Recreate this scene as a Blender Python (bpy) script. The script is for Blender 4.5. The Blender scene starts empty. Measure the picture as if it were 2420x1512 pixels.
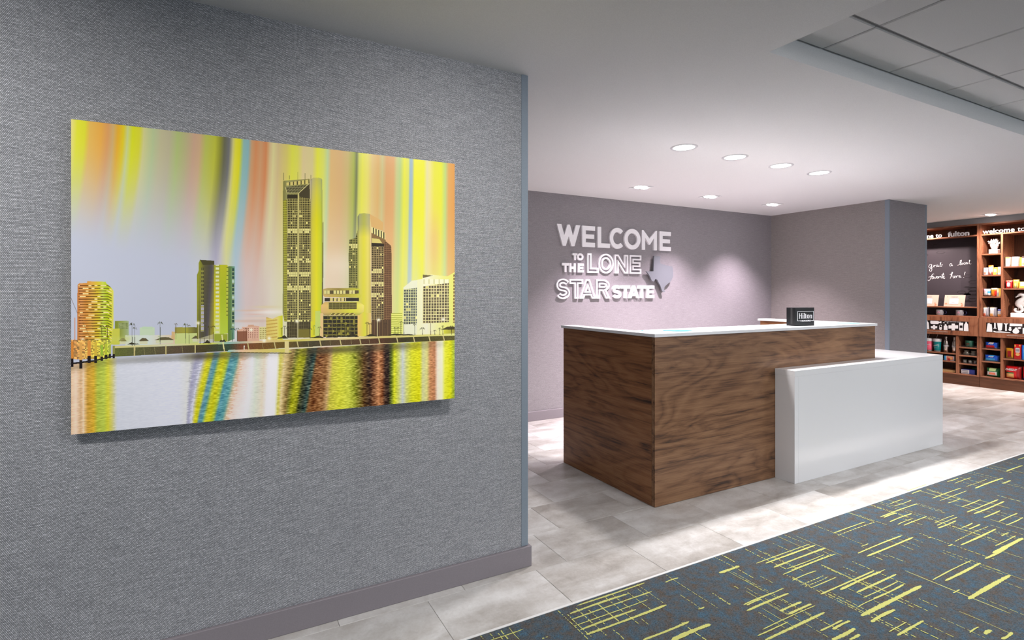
import bpy, bmesh, math, random
import numpy as np
from mathutils import Vector, Matrix
PI = math.pi
random.seed(7)
sc = bpy.context.scene
COL = sc.collection

# ------------------------------------------------------------------ camera, world, lights, exposure
CAM_H, YAW, FPX, HORIZON = 1.3234, 1.0763, 1265.2, 692.0
cam_d = bpy.data.cameras.new('camera')
cam = bpy.data.objects.new('camera', cam_d)
COL.objects.link(cam)
cam.location = (0, 0, CAM_H)
cam.rotation_euler = (PI / 2, 0, YAW - PI / 2)      # level camera looking along (cos YAW, sin YAW)
cam_d.sensor_width = 36.0
cam_d.lens = 36.0 * FPX / 2420.0
cam_d.shift_y = -(756.0 - HORIZON) / 2420.0
cam_d.clip_start = 0.05
sc.camera = cam

world = bpy.data.worlds.new('world')
sc.world = world
world.use_nodes = True
wbg = world.node_tree.nodes['Background']
wbg.inputs[0].default_value = (0.86, 0.93, 1.0, 1)
wbg.inputs[1].default_value = 1.15

vs = sc.view_settings
vs.view_transform = 'Standard'
vs.look = 'None'
vs.exposure = 0.75
vs.gamma = 1.0
vs.use_curve_mapping = False

CZ = 2.378          # ceiling height
def area(name, loc, size, power, color, shape='DISK', size_y=None, spread=PI, rot=(0, 0, 0)):
    d = bpy.data.lights.new(name, 'AREA')
    d.shape = shape; d.size = size
    if size_y: d.size_y = size_y
    d.energy = power; d.color = color; d.spread = spread
    o = bpy.data.objects.new(name, d); COL.objects.link(o)
    o.location = loc; o.rotation_euler = rot
    return o
def spot(name, loc, target, power, color, angle, blend, radius=0.03):
    d = bpy.data.lights.new(name, 'SPOT')
    d.energy = power; d.color = color; d.spot_size = math.radians(angle); d.spot_blend = blend
    d.shadow_soft_size = radius
    o = bpy.data.objects.new(name, d); COL.objects.link(o)
    o.location = loc
    o.rotation_euler = (Vector(target) - Vector(loc)).to_track_quat('-Z', 'Y').to_euler()
    return o

WARM = (1.0, 0.90, 0.90)
ROUND_LAMPS = [(2.94, 2.825), (3.50, 2.84), (4.07, 2.85), (4.61, 2.86)]
WALL_LAMPS = [(3.67, 4.09), (4.69, 4.13), (5.76, 4.145)]
SHELF_LAMPS = [(9.085, 3.285), (9.085, 4.15), (9.085, 2.45)]
for x, y in ROUND_LAMPS:
    area('round_downlight_lamp', (x, y, CZ - 0.012), 0.14, 12.5, (1.0, 0.95, 0.94), spread=math.radians(125))
for x, y in WALL_LAMPS:
    spot('wall_washer_lamp', (x, y, CZ - 0.03), (x, y + .22, 0.0), 165, (1.0, 0.83, 0.92), 94, 1.0)
for x, y in SHELF_LAMPS:
    spot('shelf_lamp', (x, y, CZ - 0.03), (9.40, y, 1.2), 44, (1.0, 0.84, 0.78), 120, 0.8)
    spot('shelf_floor_lamp', (x - .02, y, CZ - 0.03), (8.7, y, 0.0), 26, (1.0, 0.86, 0.82), 110, 0.6)
spot('shelf_fill_spot', (8.0, 1.45, CZ - .03), (9.4, 3.3, .6), 130, (1.0, .88, .82), 60, .6)  # unseen fill spot, added to brighten the lower shelves
# hall lamps: the lobby's own ceiling fixtures, behind and above the viewpoint
for x, p in ((-1.15, 9.0), (0.85, 5.4)):
    area('hall_ceiling_lamp', (x, 1.13, CZ - 0.02), 0.40, p, (1.0, 0.96, 0.93), 'RECTANGLE', 0.10, spread=math.radians(126), rot=(math.radians(36), 0, 0))
for x, y in ((2.7, 0.15), (5.2, 0.0), (7.8, 0.0)):
    area('coffer_panel_lamp', (x, y, 2.44), 0.55, 21, (1.0, 0.97, 0.95), 'RECTANGLE', 0.55)

# ------------------------------------------------------------------ node helpers
def new_mat(name):
    m = bpy.data.materials.new(name); m.use_nodes = True
    nt = m.node_tree
    return m, nt, nt.nodes['Principled BSDF']
def lin(c):
    return tuple((v / 12.92 if v <= 0.04045 else ((v + 0.055) / 1.055) ** 2.4) for v in c)
def rgb(r, g, b):
    return (*lin((r / 255, g / 255, b / 255)), 1)
def N(nt, t, **kw):
    n = nt.nodes.new(t)
    for k, v in kw.items(): setattr(n, k, v)
    return n
def ramp(nt, src, stops, interp='LINEAR'):
    r = N(nt, 'ShaderNodeValToRGB'); r.color_ramp.interpolation = interp
    e = r.color_ramp.elements
    while len(e) < len(stops): e.new(0.5)
    for el, (p, c) in zip(e, stops): el.position = p; el.color = c
    nt.links.new(src, r.inputs[0]); return r.outputs[0]
def coords(nt, scale=(1, 1, 1), loc=(0, 0, 0), rot=(0, 0, 0)):
    tc = N(nt, 'ShaderNodeTexCoord'); mp = N(nt, 'ShaderNodeMapping')
    mp.inputs['Scale'].default_value = scale; mp.inputs['Location'].default_value = loc
    mp.inputs['Rotation'].default_value = rot
    nt.links.new(tc.outputs['Object'], mp.inputs[0]); return mp.outputs[0]
def noise(nt, vec, scale, detail=2, rough=0.5, dist=0.0):
    n = N(nt, 'ShaderNodeTexNoise'); n.inputs['Scale'].default_value = scale
    n.inputs['Detail'].default_value = detail; n.inputs['Roughness'].default_value = rough
    n.inputs['Distortion'].default_value = dist
    nt.links.new(vec, n.inputs['Vector']); return n.outputs['Fac']
def mix(nt, fac, a, b, mode='MIX'):
    m = N(nt, 'ShaderNodeMix', data_type='RGBA', blend_type=mode)
    for s, v in ((m.inputs['Factor'], fac), (m.inputs['A'], a), (m.inputs['B'], b)):
        if hasattr(v, 'is_output'): nt.links.new(v, s)
        else: s.default_value = v
    return m.outputs['Result']
def math_n(nt, op, a, b=0.0):
    m = N(nt, 'ShaderNodeMath', operation=op)
    for s, v in ((m.inputs[0], a), (m.inputs[1], b)):
        if hasattr(v, 'is_output'): nt.links.new(v, s)
        else: s.default_value = v
    return m.outputs[0]
def bump(nt, b, height, strength=0.3, dist=0.01):
    n = N(nt, 'ShaderNodeBump'); n.inputs['Strength'].default_value = strength
    n.inputs['Distance'].default_value = dist
    nt.links.new(height, n.inputs['Height']); nt.links.new(n.outputs[0], b.inputs['Normal'])
_pm = {}
def pm(name, col, rough=0.5, metal=0.0, spec=0.5, trans=0.0, emit=None):
    if name in _pm: return _pm[name]
    m, nt, b = new_mat(name)
    b.inputs['Base Color'].default_value = col; b.inputs['Roughness'].default_value = rough
    b.inputs['Metallic'].default_value = metal; b.inputs['Specular IOR Level'].default_value = spec
    b.inputs['Transmission Weight'].default_value = trans
    if emit:
        b.inputs['Emission Color'].default_value = emit[0]; b.inputs['Emission Strength'].default_value = emit[1]
    _pm[name] = m
    return m

def fabric_mat(name, axis, dark, mid, light, soft=1.0):
    """woven wall covering: rows of little thread bumps with long slubs; axis = the wall's horizontal axis"""
    m, nt, b = new_mat(name)
    tc = N(nt, 'ShaderNodeTexCoord'); sep = N(nt, 'ShaderNodeSeparateXYZ')
    nt.links.new(tc.outputs['Object'], sep.inputs[0])
    cmb = N(nt, 'ShaderNodeCombineXYZ')
    nt.links.new(sep.outputs[axis], cmb.inputs[0]); nt.links.new(sep.outputs[2], cmb.inputs[1])
    wob = noise(nt, cmb.outputs[0], 9.0, 2)
    off = math_n(nt, 'MULTIPLY', wob, 0.004)
    cmb2 = N(nt, 'ShaderNodeCombineXYZ')
    nt.links.new(sep.outputs[axis], cmb2.inputs[0])
    nt.links.new(math_n(nt, 'ADD', sep.outputs[2], off), cmb2.inputs[1])
    br = N(nt, 'ShaderNodeTexBrick'); br.offset = 0.5; br.squash = 1.0
    br.inputs['Scale'].default_value = 1.0
    br.inputs['Brick Width'].default_value = 0.0046; br.inputs['Row Height'].default_value = 0.0042
    br.inputs['Mortar Size'].default_value = 0.0010; br.inputs['Mortar Smooth'].default_value = 0.6
    br.inputs['Bias'].default_value = 0.0
    br.inputs['Color1'].default_value = mid; br.inputs['Color2'].default_value = light
    br.inputs['Mortar'].default_value = dark
    nt.links.new(cmb2.outputs[0], br.inputs['Vector'])
    mp = N(nt, 'ShaderNodeMapping'); mp.inputs['Scale'].default_value = (11, 235, 1)
    nt.links.new(cmb2.outputs[0], mp.inputs[0])
    slub = ramp(nt, noise(nt, mp.outputs[0], 1.0, 3, 0.6), [(0.30, (.74, .74, .75, 1)), (0.5, (1, 1, 1, 1)), (0.72, (1.30, 1.30, 1.30, 1))])
    c = mix(nt, 0.85 * soft, br.outputs['Color'], slub, 'MULTIPLY')
    nt.links.new(c, b.inputs['Base Color'])
    b.inputs['Roughness'].default_value = 0.78; b.inputs['Specular IOR Level'].default_value = 0.25
    bump(nt, b, br.outputs['Fac'], -0.25, 0.002)
    return m

def wood_mat(name, cols, along, rough=0.38, scale=1.0, seed=0.0, fine=1.0):
    """laminate with long figured grain running along one axis (0,1,2); works on faces of either other axis"""
    m, nt, b = new_mat(name)
    s1 = [1.9 * scale] * 3; s1[along] = 0.42 * scale
    v = coords(nt, tuple(s1), (seed, seed * 1.7, seed * .6))
    n1 = noise(nt, v, 1.7, 3, 0.5, 0.9)
    s2 = [135 * scale] * 3; s2[along] = 2.4 * scale
    v2 = coords(nt, tuple(s2), (seed, 0, 0))
    n2 = noise(nt, v2, 1.0, 4, 0.65, 0.3)
    s3 = [10 * scale] * 3; s3[along] = 1.15 * scale
    v3 = coords(nt, tuple(s3), (0, seed, 3))
    n3 = noise(nt, v3, 1.15, 9, 0.70, 1.7)
    rings = math_n(nt, 'FRACT', math_n(nt, 'MULTIPLY', n1, 9.0))
    rings = math_n(nt, 'ABSOLUTE', math_n(nt, 'SUBTRACT', rings, 0.5))
    rings = math_n(nt, 'POWER', math_n(nt, 'MULTIPLY', rings, 2.0), 0.7)
    s4 = [34 * scale] * 3; s4[along] = 1.5 * scale
    n4 = noise(nt, coords(nt, tuple(s4), (2 + seed, 1, seed)), 1.0, 5, 0.6, 1.1)
    vein = ramp(nt, n4, [(0.36, (.0, .0, .0, 1)), (0.47, (1, 1, 1, 1))])
    f = math_n(nt, 'ADD', math_n(nt, 'MULTIPLY', rings, 0.17), math_n(nt, 'MULTIPLY', n3, 0.74))
    f = math_n(nt, 'ADD', f, math_n(nt, 'MULTIPLY', math_n(nt, 'SUBTRACT', n2, 0.5), 0.45 * fine))
    f = math_n(nt, 'ADD', f, math_n(nt, 'MULTIPLY', vein, 0.13))
    c = ramp(nt, f, [(0.32, cols[0]), (0.45, cols[1]), (0.57, cols[2]), (0.76, cols[3])])
    nt.links.new(c, b.inputs['Base Color'])
    b.inputs['Roughness'].default_value = rough
    b.inputs['Specular IOR Level'].default_value = 0.45
    bump(nt, b, n2, 0.05, 0.002)
    return m

def tile_mat():
    m, nt, b = new_mat('floor_tile_stone')
    oi = N(nt, 'ShaderNodeObjectInfo')
    tc = N(nt, 'ShaderNodeTexCoord'); add = N(nt, 'ShaderNodeVectorMath', operation='ADD')
    cmb = N(nt, 'ShaderNodeCombineXYZ')
    r = math_n(nt, 'MULTIPLY', oi.outputs['Random'], 57.0)
    nt.links.new(r, cmb.inputs[0]); nt.links.new(r, cmb.inputs[1])
    nt.links.new(tc.outputs['Object'], add.inputs[0]); nt.links.new(cmb.outputs[0], add.inputs[1])
    mp = N(nt, 'ShaderNodeMapping'); mp.inputs['Scale'].default_value = (1.6, 4.2, 1)
    nt.links.new(add.outputs[0], mp.inputs[0])
    big = noise(nt, mp.outputs[0], 1.25, 4, 0.55, 0.5)
    mid = noise(nt, add.outputs[0], 11.0, 6, 0.68, 0.5)
    fin = noise(nt, add.outputs[0], 70.0, 4, 0.7)
    f = math_n(nt, 'ADD', math_n(nt, 'MULTIPLY', big, 0.62), math_n(nt, 'MULTIPLY', mid, 0.30))
    f = math_n(nt, 'ADD', f, math_n(nt, 'MULTIPLY', fin, 0.13))
    f = math_n(nt, 'ADD', f, math_n(nt, 'MULTIPLY', math_n(nt, 'SUBTRACT', oi.outputs['Random'], 0.5), 0.13))
    c = ramp(nt, f, [(0.34, rgb(150, 144, 138)), (0.47, rgb(181, 177, 173)), (0.57, rgb(200, 198, 196)), (0.72, rgb(226, 226, 226))])
    nt.links.new(c, b.inputs['Base Color'])
    nt.links.new(ramp(nt, mid, [(0.3, (.30, .30, .30, 1)), (0.7, (.46, .46, .46, 1))]), b.inputs['Roughness'])
    b.inputs['Specular IOR Level'].default_value = 0.42
    bump(nt, b, fin, 0.04, 0.002)
    return m

def carpet_mat():
    m, nt, b = new_mat('carpet_pile')
    v = coords(nt, (1, 1, 1))
    vs_ = coords(nt, (260, 330, 260))
    n1 = noise(nt, vs_, 1.0, 2, 0.7)
    n2 = noise(nt, v, 24.0, 3, 0.6)
    n3 = noise(nt, v, 170.0, 2, 0.8)
    n4 = noise(nt, v, 3.0, 2, 0.5)
    f = math_n(nt, 'ADD', math_n(nt, 'MULTIPLY', n1, 0.5), math_n(nt, 'MULTIPLY', n2, 0.5))
    c1 = ramp(nt, f, [(0.36, rgb(96, 82, 69)), (0.47, rgb(88, 89, 90)), (0.55, rgb(78, 94, 105)), (0.66, rgb(69, 107, 133))])
    c2 = ramp(nt, n3, [(0.30, (.35, .35, .35, 1)), (0.55, (1, 1, 1, 1)), (0.8, (1.25, 1.25, 1.25, 1))])
    c = mix(nt, 0.8, c1, c2, 'MULTIPLY')
    nt.links.new(c, b.inputs['Base Color'])
    b.inputs['Roughness'].default_value = 0.95; b.inputs['Specular IOR Level'].default_value = 0.05
    bump(nt, b, n3, 0.5, 0.004)
    return m

def paint_mat(name, col, rough=0.6, grain=0.0, spec=0.3):
    m, nt, b = new_mat(name)
    n = noise(nt, coords(nt), 260.0, 3, 0.7)
    d = 0.06
    nt.links.new(ramp(nt, n, [(0.3, tuple(c * (1 - d) for c in col[:3]) + (1,)), (0.7, tuple(min(1, c * (1 + d)) for c in col[:3]) + (1,))]), b.inputs['Base Color'])
    b.inputs['Roughness'].default_value = rough; b.inputs['Specular IOR Level'].default_value = spec
    if grain: bump(nt, b, n, grain, 0.002)
    return m

M = {}
M['fabric_x'] = fabric_mat('woven_wallcovering_x', 0, rgb(100, 102, 106), rgb(166, 168, 174), rgb(218, 220, 226))
M['fabric_y'] = fabric_mat('woven_wallcovering_y', 1, rgb(116, 112, 110), rgb(164, 158, 156), rgb(186, 180, 178), 0.6)
M['fabric_back'] = fabric_mat('woven_wallcovering_back', 0, rgb(112, 109, 112), rgb(160, 155, 160), rgb(182, 177, 182), 0.55)
M['ceiling'] = paint_mat('ceiling_paint', rgb(232, 232, 232), 0.8, 0.08)
M['ceiling_tile'] = paint_mat('ceiling_tile_face', rgb(208, 208, 208), 0.9, 0.25)
M['grid'] = paint_mat('ceiling_grid_paint', rgb(150, 150, 152), 0.6)
M['base'] = paint_mat('baseboard_vinyl', rgb(138, 132, 138), 0.45)
M['trim'] = paint_mat('corner_guard_vinyl', rgb(134, 146, 158), 0.45)
M['tile'] = tile_mat()
M['grout'] = paint_mat('floor_joint', rgb(128, 122, 116), 0.8)
M['carpet'] = carpet_mat()
M['yarn'] = paint_mat('yellow_green_yarn', rgb(194, 196, 118), 0.95, 0.6, 0.05)
M['edge'] = pm('pale_edge_strip', rgb(225, 225, 225), 0.4)
M['walnut_x'] = wood_mat('walnut_laminate_front', [rgb(50, 33, 23), rgb(96, 65, 43), rgb(122, 86, 58), rgb(146, 109, 78)], 0)
M['walnut_y'] = wood_mat('walnut_laminate_side', [rgb(52, 31, 19), rgb(102, 63, 37), rgb(130, 84, 50), rgb(152, 105, 68)], 1, seed=4.2)
SH = [rgb(84, 48, 34), rgb(122, 74, 52), rgb(142, 90, 64), rgb(160, 108, 80)]
M['shelf_v'] = wood_mat('shelf_walnut_vertical', SH, 2, 0.42, 1.3, 2.0)
M['shelf_h'] = wood_mat('shelf_walnut_lengthwise', SH, 1, 0.42, 1.3, 5.0)
M['shelf_dark'] = wood_mat('shelf_walnut_back', [rgb(48, 29, 20), rgb(72, 45, 32), rgb(88, 56, 40), rgb(100, 66, 48)], 2, 0.5, 1.3, 8.0)
M['plinth'] = wood_mat('shelf_walnut_plinth', [rgb(62, 36, 22), rgb(84, 50, 31), rgb(96, 59, 38), rgb(108, 68, 46)], 1, 0.45, 1.0, 1.0, 0.6)
M['solid_white'] = pm('white_solid_surface', rgb(232, 233, 236), 0.16, spec=0.5)
M['letter'] = pm('white_sign_paint', rgb(240, 240, 243), 0.35)
M['state'] = pm('silver_grey_sign_paint', rgb(115, 119, 126), 0.6, metal=0.0)
M['chalkboard'] = paint_mat('chalkboard_paint', rgb(62, 56, 62), 0.55)
M['hexline'] = pm('dark_board_ink', rgb(38, 33, 38), 0.5)
M['chalk'] = pm('white_chalk_marker', rgb(235, 232, 236), 0.8)
M['white'] = pm('white_plastic', rgb(236, 236, 238), 0.35)
M['acrylic'] = pm('clear_acrylic', (0.95, 0.96, 0.97, 1), 0.04, trans=1.0)
M['steel'] = pm('brushed_steel', rgb(205, 195, 188), 0.28, metal=1.0)
M['lamp'] = pm('lamp_diffuser', (1, 1, 1, 1), 0.5, emit=((1, 0.98, 0.97, 1), 6.0))
M['lamp_trim'] = pm('white_lamp_trim', rgb(205, 205, 208), 0.4)
M['black'] = pm('black_gloss_plastic', rgb(20, 20, 22), 0.3, spec=.3)

# ------------------------------------------------------------------ mesh helpers
class MB:
    def __init__(s): s.v = []; s.f = []; s.mi = []; s.cur = 0; s.smooth = set()
    def face(s, idx, sm=False):
        if sm: s.smooth.add(len(s.f))
        s.f.append(tuple(idx)); s.mi.append(s.cur)
    def box(s, x0, x1, y0, y1, z0, z1, b=0.0):
        x0, x1 = sorted((x0, x1)); y0, y1 = sorted((y0, y1)); z0, z1 = sorted((z0, z1))
        k = len(s.v)
        if b <= 0:
            s.v += [(x, y, z) for z in (z0, z1) for x, y in ((x0, y0), (x1, y0), (x1, y1), (x0, y1))]
            for q in ((3, 2, 1, 0), (4, 5, 6, 7), (0, 1, 5, 4), (1, 2, 6, 5), (2, 3, 7, 6), (3, 0, 4, 7)):
                s.face([k + i for i in q])
            return s
        b = min(b, (x1 - x0) * .45, (y1 - y0) * .45, (z1 - z0) * .45)
        bm = bmesh.new(); bmesh.ops.create_cube(bm, size=1)
        for v in bm.verts:
            v.co = Vector(((x0 + x1) / 2 + v.co.x * (x1 - x0), (y0 + y1) / 2 + v.co.y * (y1 - y0), (z0 + z1) / 2 + v.co.z * (z1 - z0)))
        bmesh.ops.bevel(bm, geom=bm.edges[:], offset=b, segments=1, affect='EDGES')
        s.bm(bm); return s
    def bm(s, bm, mat=None, sm=False):
        k = len(s.v); bm.verts.index_update()
        for v in bm.verts: s.v.append(tuple(mat @ v.co) if mat else tuple(v.co))
        for f in bm.faces: s.face([k + v.index for v in f.verts], sm)
        bm.free(); return s
    def lathe(s, prof, c=(0, 0, 0), n=24, cap=True):
        k = len(s.v)
        for r, z in prof:
            for i in range(n):
                a = 2 * PI * i / n
                s.v.append((c[0] + r * math.cos(a), c[1] + r * math.sin(a), c[2] + z))
        for j in range(len(prof) - 1):
            for i in range(n):
                i2 = (i + 1) % n
                s.face([k + j * n + i, k + j * n + i2, k + (j + 1) * n + i2, k + (j + 1) * n + i], True)
        if cap:
            s.face([k + i for i in reversed(range(n))])
            e = k + (len(prof) - 1) * n
            s.face([e + i for i in range(n)])
        return s
    def tube(s, pts, r, n=6, closed=False):
        pts = [Vector(p) for p in pts]; m = len(pts)
        rs = r if isinstance(r, (list, tuple)) else [r] * m
        k = len(s.v); up0 = None
        for i, p in enumerate(pts):
            t = (pts[(i + 1) % m] - pts[i - 1]) if closed else (pts[min(i + 1, m - 1)] - pts[max(i - 1, 0)])
            t = t.normalized() if t.length > 1e-9 else Vector((0, 0, 1))
            if up0 is None: up0 = Vector((1, 0, 0)) if abs(t.x) < .8 else Vector((0, 0, 1))
            a = t.cross(up0).normalized(); b_ = t.cross(a).normalized(); up0 = -t.cross(a).cross(t) if False else up0
            for j in range(n):
                an = 2 * PI * j / n
                s.v.append(tuple(p + (a * math.cos(an) + b_ * math.sin(an)) * rs[i]))
        for i in range(m if closed else m - 1):
            i2 = (i + 1) % m
            for j in range(n):
                j2 = (j + 1) % n
                s.face([k + i * n + j, k + i * n + j2, k + i2 * n + j2, k + i2 * n + j], True)
        if not closed:
            s.face([k + j for j in reversed(range(n))]); s.face([k + (m - 1) * n + j for j in range(n)])
        return s
    def prism(s, pts, fn, d0, d1):
        """polygon pts (a,b); fn(a,b,d)->xyz; extruded d0..d1"""
        k = len(s.v); n = len(pts)
        s.v += [fn(a, b, d0) for a, b in pts] + [fn(a, b, d1) for a, b in pts]
        s.face([k + i for i in range(n)]); s.face([k + n + i for i in reversed(range(n))])
        for i in range(n):
            j = (i + 1) % n
            s.face([k + i, k + n + i, k + n + j, k + j])
        return s
    def build(s, name, mats, parent=None, local=False):
        me = bpy.data.meshes.new(name)
        off = Vector((0, 0, 0))
        if parent and not local:
            off = parent_origin(parent)
        me.from_pydata([(x - off.x, y - off.y, z - off.z) for x, y, z in s.v], [], s.f)
        for m in (mats if isinstance(mats, (list, tuple)) else [mats]): me.materials.append(m)
        for i, p in enumerate(me.polygons):
            p.material_index = s.mi[i]
            p.use_smooth = i in s.smooth
        bm = bmesh.new(); bm.from_mesh(me); bmesh.ops.recalc_face_normals(bm, faces=bm.faces); bm.to_mesh(me); bm.free()
        o = bpy.data.objects.new(name, me); COL.objects.link(o)
        if parent: o.parent = parent
        return o
def parent_origin(p):
    o = Vector(p.location); q = p.parent
    while q: o += Vector(q.location); q = q.parent
    return o
def tag(o, label=None, cat=None, group=None, kind=None):
    for k, v in (('label', label), ('category', cat), ('group', group), ('kind', kind)):
        if v: o[k] = v
    return o
def thing(name, loc, label, cat, group=None, rz=0.0):
    o = bpy.data.objects.new(name, None); COL.objects.link(o)
    o.empty_display_size = 0.05
    o.location = loc; o.rotation_euler = (0, 0, rz)
    return tag(o, label, cat, group)
def bx(name, mat, parent, *d, b=0.0):
    return MB().box(*d, b=b).build(name, mat, parent)
def struct(name, mb, mat, label):
    return tag(mb.build(name, mat), label, None, None, 'structure')

def loops_mesh(mb, loops, fn, d0, d1):
    """fill nested 2D loops (even-odd) and extrude; fn(a,b,d)->xyz"""
    cu = bpy.data.curves.new('tmp', 'CURVE'); cu.dimensions = '2D'; cu.fill_mode = 'BOTH'; cu.extrude = 0.5
    for lp in loops:
        sp = cu.splines.new('POLY'); sp.points.add(len(lp) - 1); sp.use_cyclic_u = True
        for p, (a, b) in zip(sp.points, lp): p.co = (a, b, 0, 1)
    ob = bpy.data.objects.new('tmp', cu); COL.objects.link(ob)
    add_curve(mb, ob, fn, d0, d1)
def add_curve(mb, ob, fn, d0, d1):
    dg = bpy.context.evaluated_depsgraph_get(); dg.update()
    me = ob.evaluated_get(dg).to_mesh()
    k = len(mb.v)
    for v in me.vertices: mb.v.append(fn(v.co.x, v.co.y, d0 + (v.co.z + .5) * (d1 - d0)))
    for p in me.polygons: mb.face([k + i for i in p.vertices])
    ob.to_mesh_clear()
    cu = ob.data
    bpy.data.objects.remove(ob); bpy.data.curves.remove(cu)
def text_mesh(mb, body, fn, d0, d1, width=None, height=None, bold=0.0, x0=0.0, y0=0.0, shear=0.0, spacing=1.0):
    """lettering fitted so that it starts at (x0,y0); width = total width, height = letter 'size'"""
    cu = bpy.data.curves.new('txt', 'FONT'); cu.body = body; cu.extrude = 0.5; cu.offset = bold
    cu.shear = shear; cu.space_character = spacing; cu.resolution_u = 3
    ob = bpy.data.objects.new('txt', cu); COL.objects.link(ob)
    dg = bpy.context.evaluated_depsgraph_get(); dg.update()
    ev = ob.evaluated_get(dg); me = ev.to_mesh()
    xs = [v.co.x for v in me.vertices]; ys = [v.co.y for v in me.vertices]
    ob.to_mesh_clear()
    sx = width / (max(xs) - min(xs)) if width else height
    sy = height if height else sx
    mx = min(xs)
    add_curve(mb, ob, lambda a, b, d: fn(x0 + (a - mx) * sx, y0 + b * sy, d), d0, d1)

# ------------------------------------------------------------------ room shell
WL, WB, WLE = 2.254, 4.770, 1.303        # left wall plane, back wall plane, end of left wall
XR, XC, YC = 6.606, 7.434, 3.295         # right wing wall
fl = MB(); fl.box(-3.2, 11, -10, 6.2, -0.10, -0.0035)
floor = struct('floor', fl, M['grout'], 'floor of pale stone-look tiles around the desk')
TW, TD, J = 0.542, 0.326, 0.0014
def tile_mesh(w, d):
    mb = MB(); k = 0; b = 0.0012
    mb.v = [(0, 0, -.0036), (w, 0, -.0036), (w, d, -.0036), (0, d, -.0036),
            (0, 0, -b), (w, 0, -b), (w, d, -b), (0, d, -b),
            (b, b, 0), (w - b, b, 0), (w - b, d - b, 0), (b, d - b, 0)]
    for q in ((8, 9, 10, 11), (0, 1, 5, 4), (1, 2, 6, 5), (2, 3, 7, 6), (3, 0, 4, 7), (4, 5, 9, 8), (5, 6, 10, 9), (6, 7, 11, 10), (7, 4, 8, 11)):
        mb.face(q)
    me = bpy.data.meshes.new('tile'); me.from_pydata(mb.v, [], mb.f); me.materials.append(M['tile'])
    return me
tcache = {}
def put_tile(x0, x1, y0, y1):
    key = (round(x1 - x0, 4), round(y1 - y0, 4))
    if key not in tcache: tcache[key] = tile_mesh(key[0] - J, key[1] - J)
    o = bpy.data.objects.new('tile', tcache[key]); COL.objects.link(o)
    o.location = (x0 + J / 2, y0 + J / 2, 0); o.parent = floor
for r in range(12):
    y0 = 1.886 if r == 0 else 2.197 + TD * (r - 1)
    y1 = 2.197 + TD * r
    off = 1.315 + (0.1757 * r) % TW
    xlo = -0.85 if r < 9 else 7.2
    k0 = math.floor((xlo - off) / TW)
    for k in range(k0, 40):
        xa = off + k * TW
        if xa > 9.35: break
        put_tile(xa, xa + TW, y0, y1)
# floor beyond the tiles' visible field keeps the same stone as broad slabs
for q in ((-3.2, -.3, 1.886, 6.2), (9.2, 9.758, 1.886, 5.9), (7.45, 9.2, 5.4, 5.9), (-.3, 1.0, 4.9, 6.2)):
    fx = MB(); fx.box(*q, -.0036, -.0028); fx.build('tile_field', M['tile'], floor)

cp = MB(); cp.box(-3.2, 9.755, -10, 1.874, -0.0034, 0.004)
carpet = tag(cp.build('carpet', M['carpet']), 'dark slate blue carpet with yellow-green crosshatch lines at the lower right', 'carpet')
tr = MB(); tr.box(-3.2, 11, 1.8735, 1.8855, -0.0034, 0.0062, b=.001)
struct('trim_1', tr, M['edge'], 'thin pale strip between carpet and floor tiles')

# ceiling with a recessed tray of square tiles
cx0, cy1, cdz = 2.104, 1.530, 0.092
ce = MB()
ce.box(-3.2, 11, cy1, 6.2, CZ, CZ + .14); ce.box(-3.2, cx0, -6, cy1, CZ, CZ + .14)
ce.box(cx0, 11, -6, -2.7, CZ, CZ + .14); ce.box(9.6, 11, -2.7, cy1, CZ, CZ + .14)
ceiling = struct('ceiling', ce, M['ceiling'], 'white painted ceiling with a recessed tray')
bx('tray_grid', M['grid'], ceiling, cx0 - .01, 9.61, -2.71, cy1 + .01, CZ + cdz + .010, CZ + cdz + .03)
PT = 0.5645
def ctile(w, d):
    mb = MB(); g = 0.010; t = 0.008; z0 = 0.010
    mb.v = [(0, 0, z0), (w, 0, z0), (w, d, z0), (0, d, z0), (0, 0, t * .55), (w, 0, t * .55), (w, d, t * .55), (0, d, t * .55),
            (g * .5, g * .5, 0), (w - g * .5, g * .5, 0), (w - g * .5, d - g * .5, 0), (g * .5, d - g * .5, 0)]
    for q in ((11, 10, 9, 8), (4, 5, 1, 0), (5, 6, 2, 1), (6, 7, 3, 2), (7, 4, 0, 3), (8, 9, 5, 4), (9, 10, 6, 5), (10, 11, 7, 6), (11, 8, 4, 7)):
        mb.face(q)
    me = bpy.data.meshes.new('ceiling_tile'); me.from_pydata(mb.v, [], mb.f); me.materials.append(M['ceiling_tile'])
    return me
cc = {}
gx = [1.92 + PT * i for i in range(15)]; gy = [1.283 - PT * i for i in range(8)]
xs_ = [cx0] + [x for x in gx if x > cx0 + .05 and x < 9.55] + [9.6]
ys_ = [cy1] + [y for y in gy if y > -2.65] + [-2.7]
for i in range(len(xs_) - 1):
    for j in range(len(ys_) - 1):
        w, d = xs_[i + 1] - xs_[i] - .009, ys_[j] - ys_[j + 1] - (.014)
        key = (round(w, 3), round(d, 3))
        if key not in cc: cc[key] = ctile(*key)
        o = bpy.data.objects.new('ceiling_tile', cc[key]); COL.objects.link(o)
        o.location = (xs_[i] + .0045, ys_[j + 1] + .007, CZ + cdz); o.parent = ceiling

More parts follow.
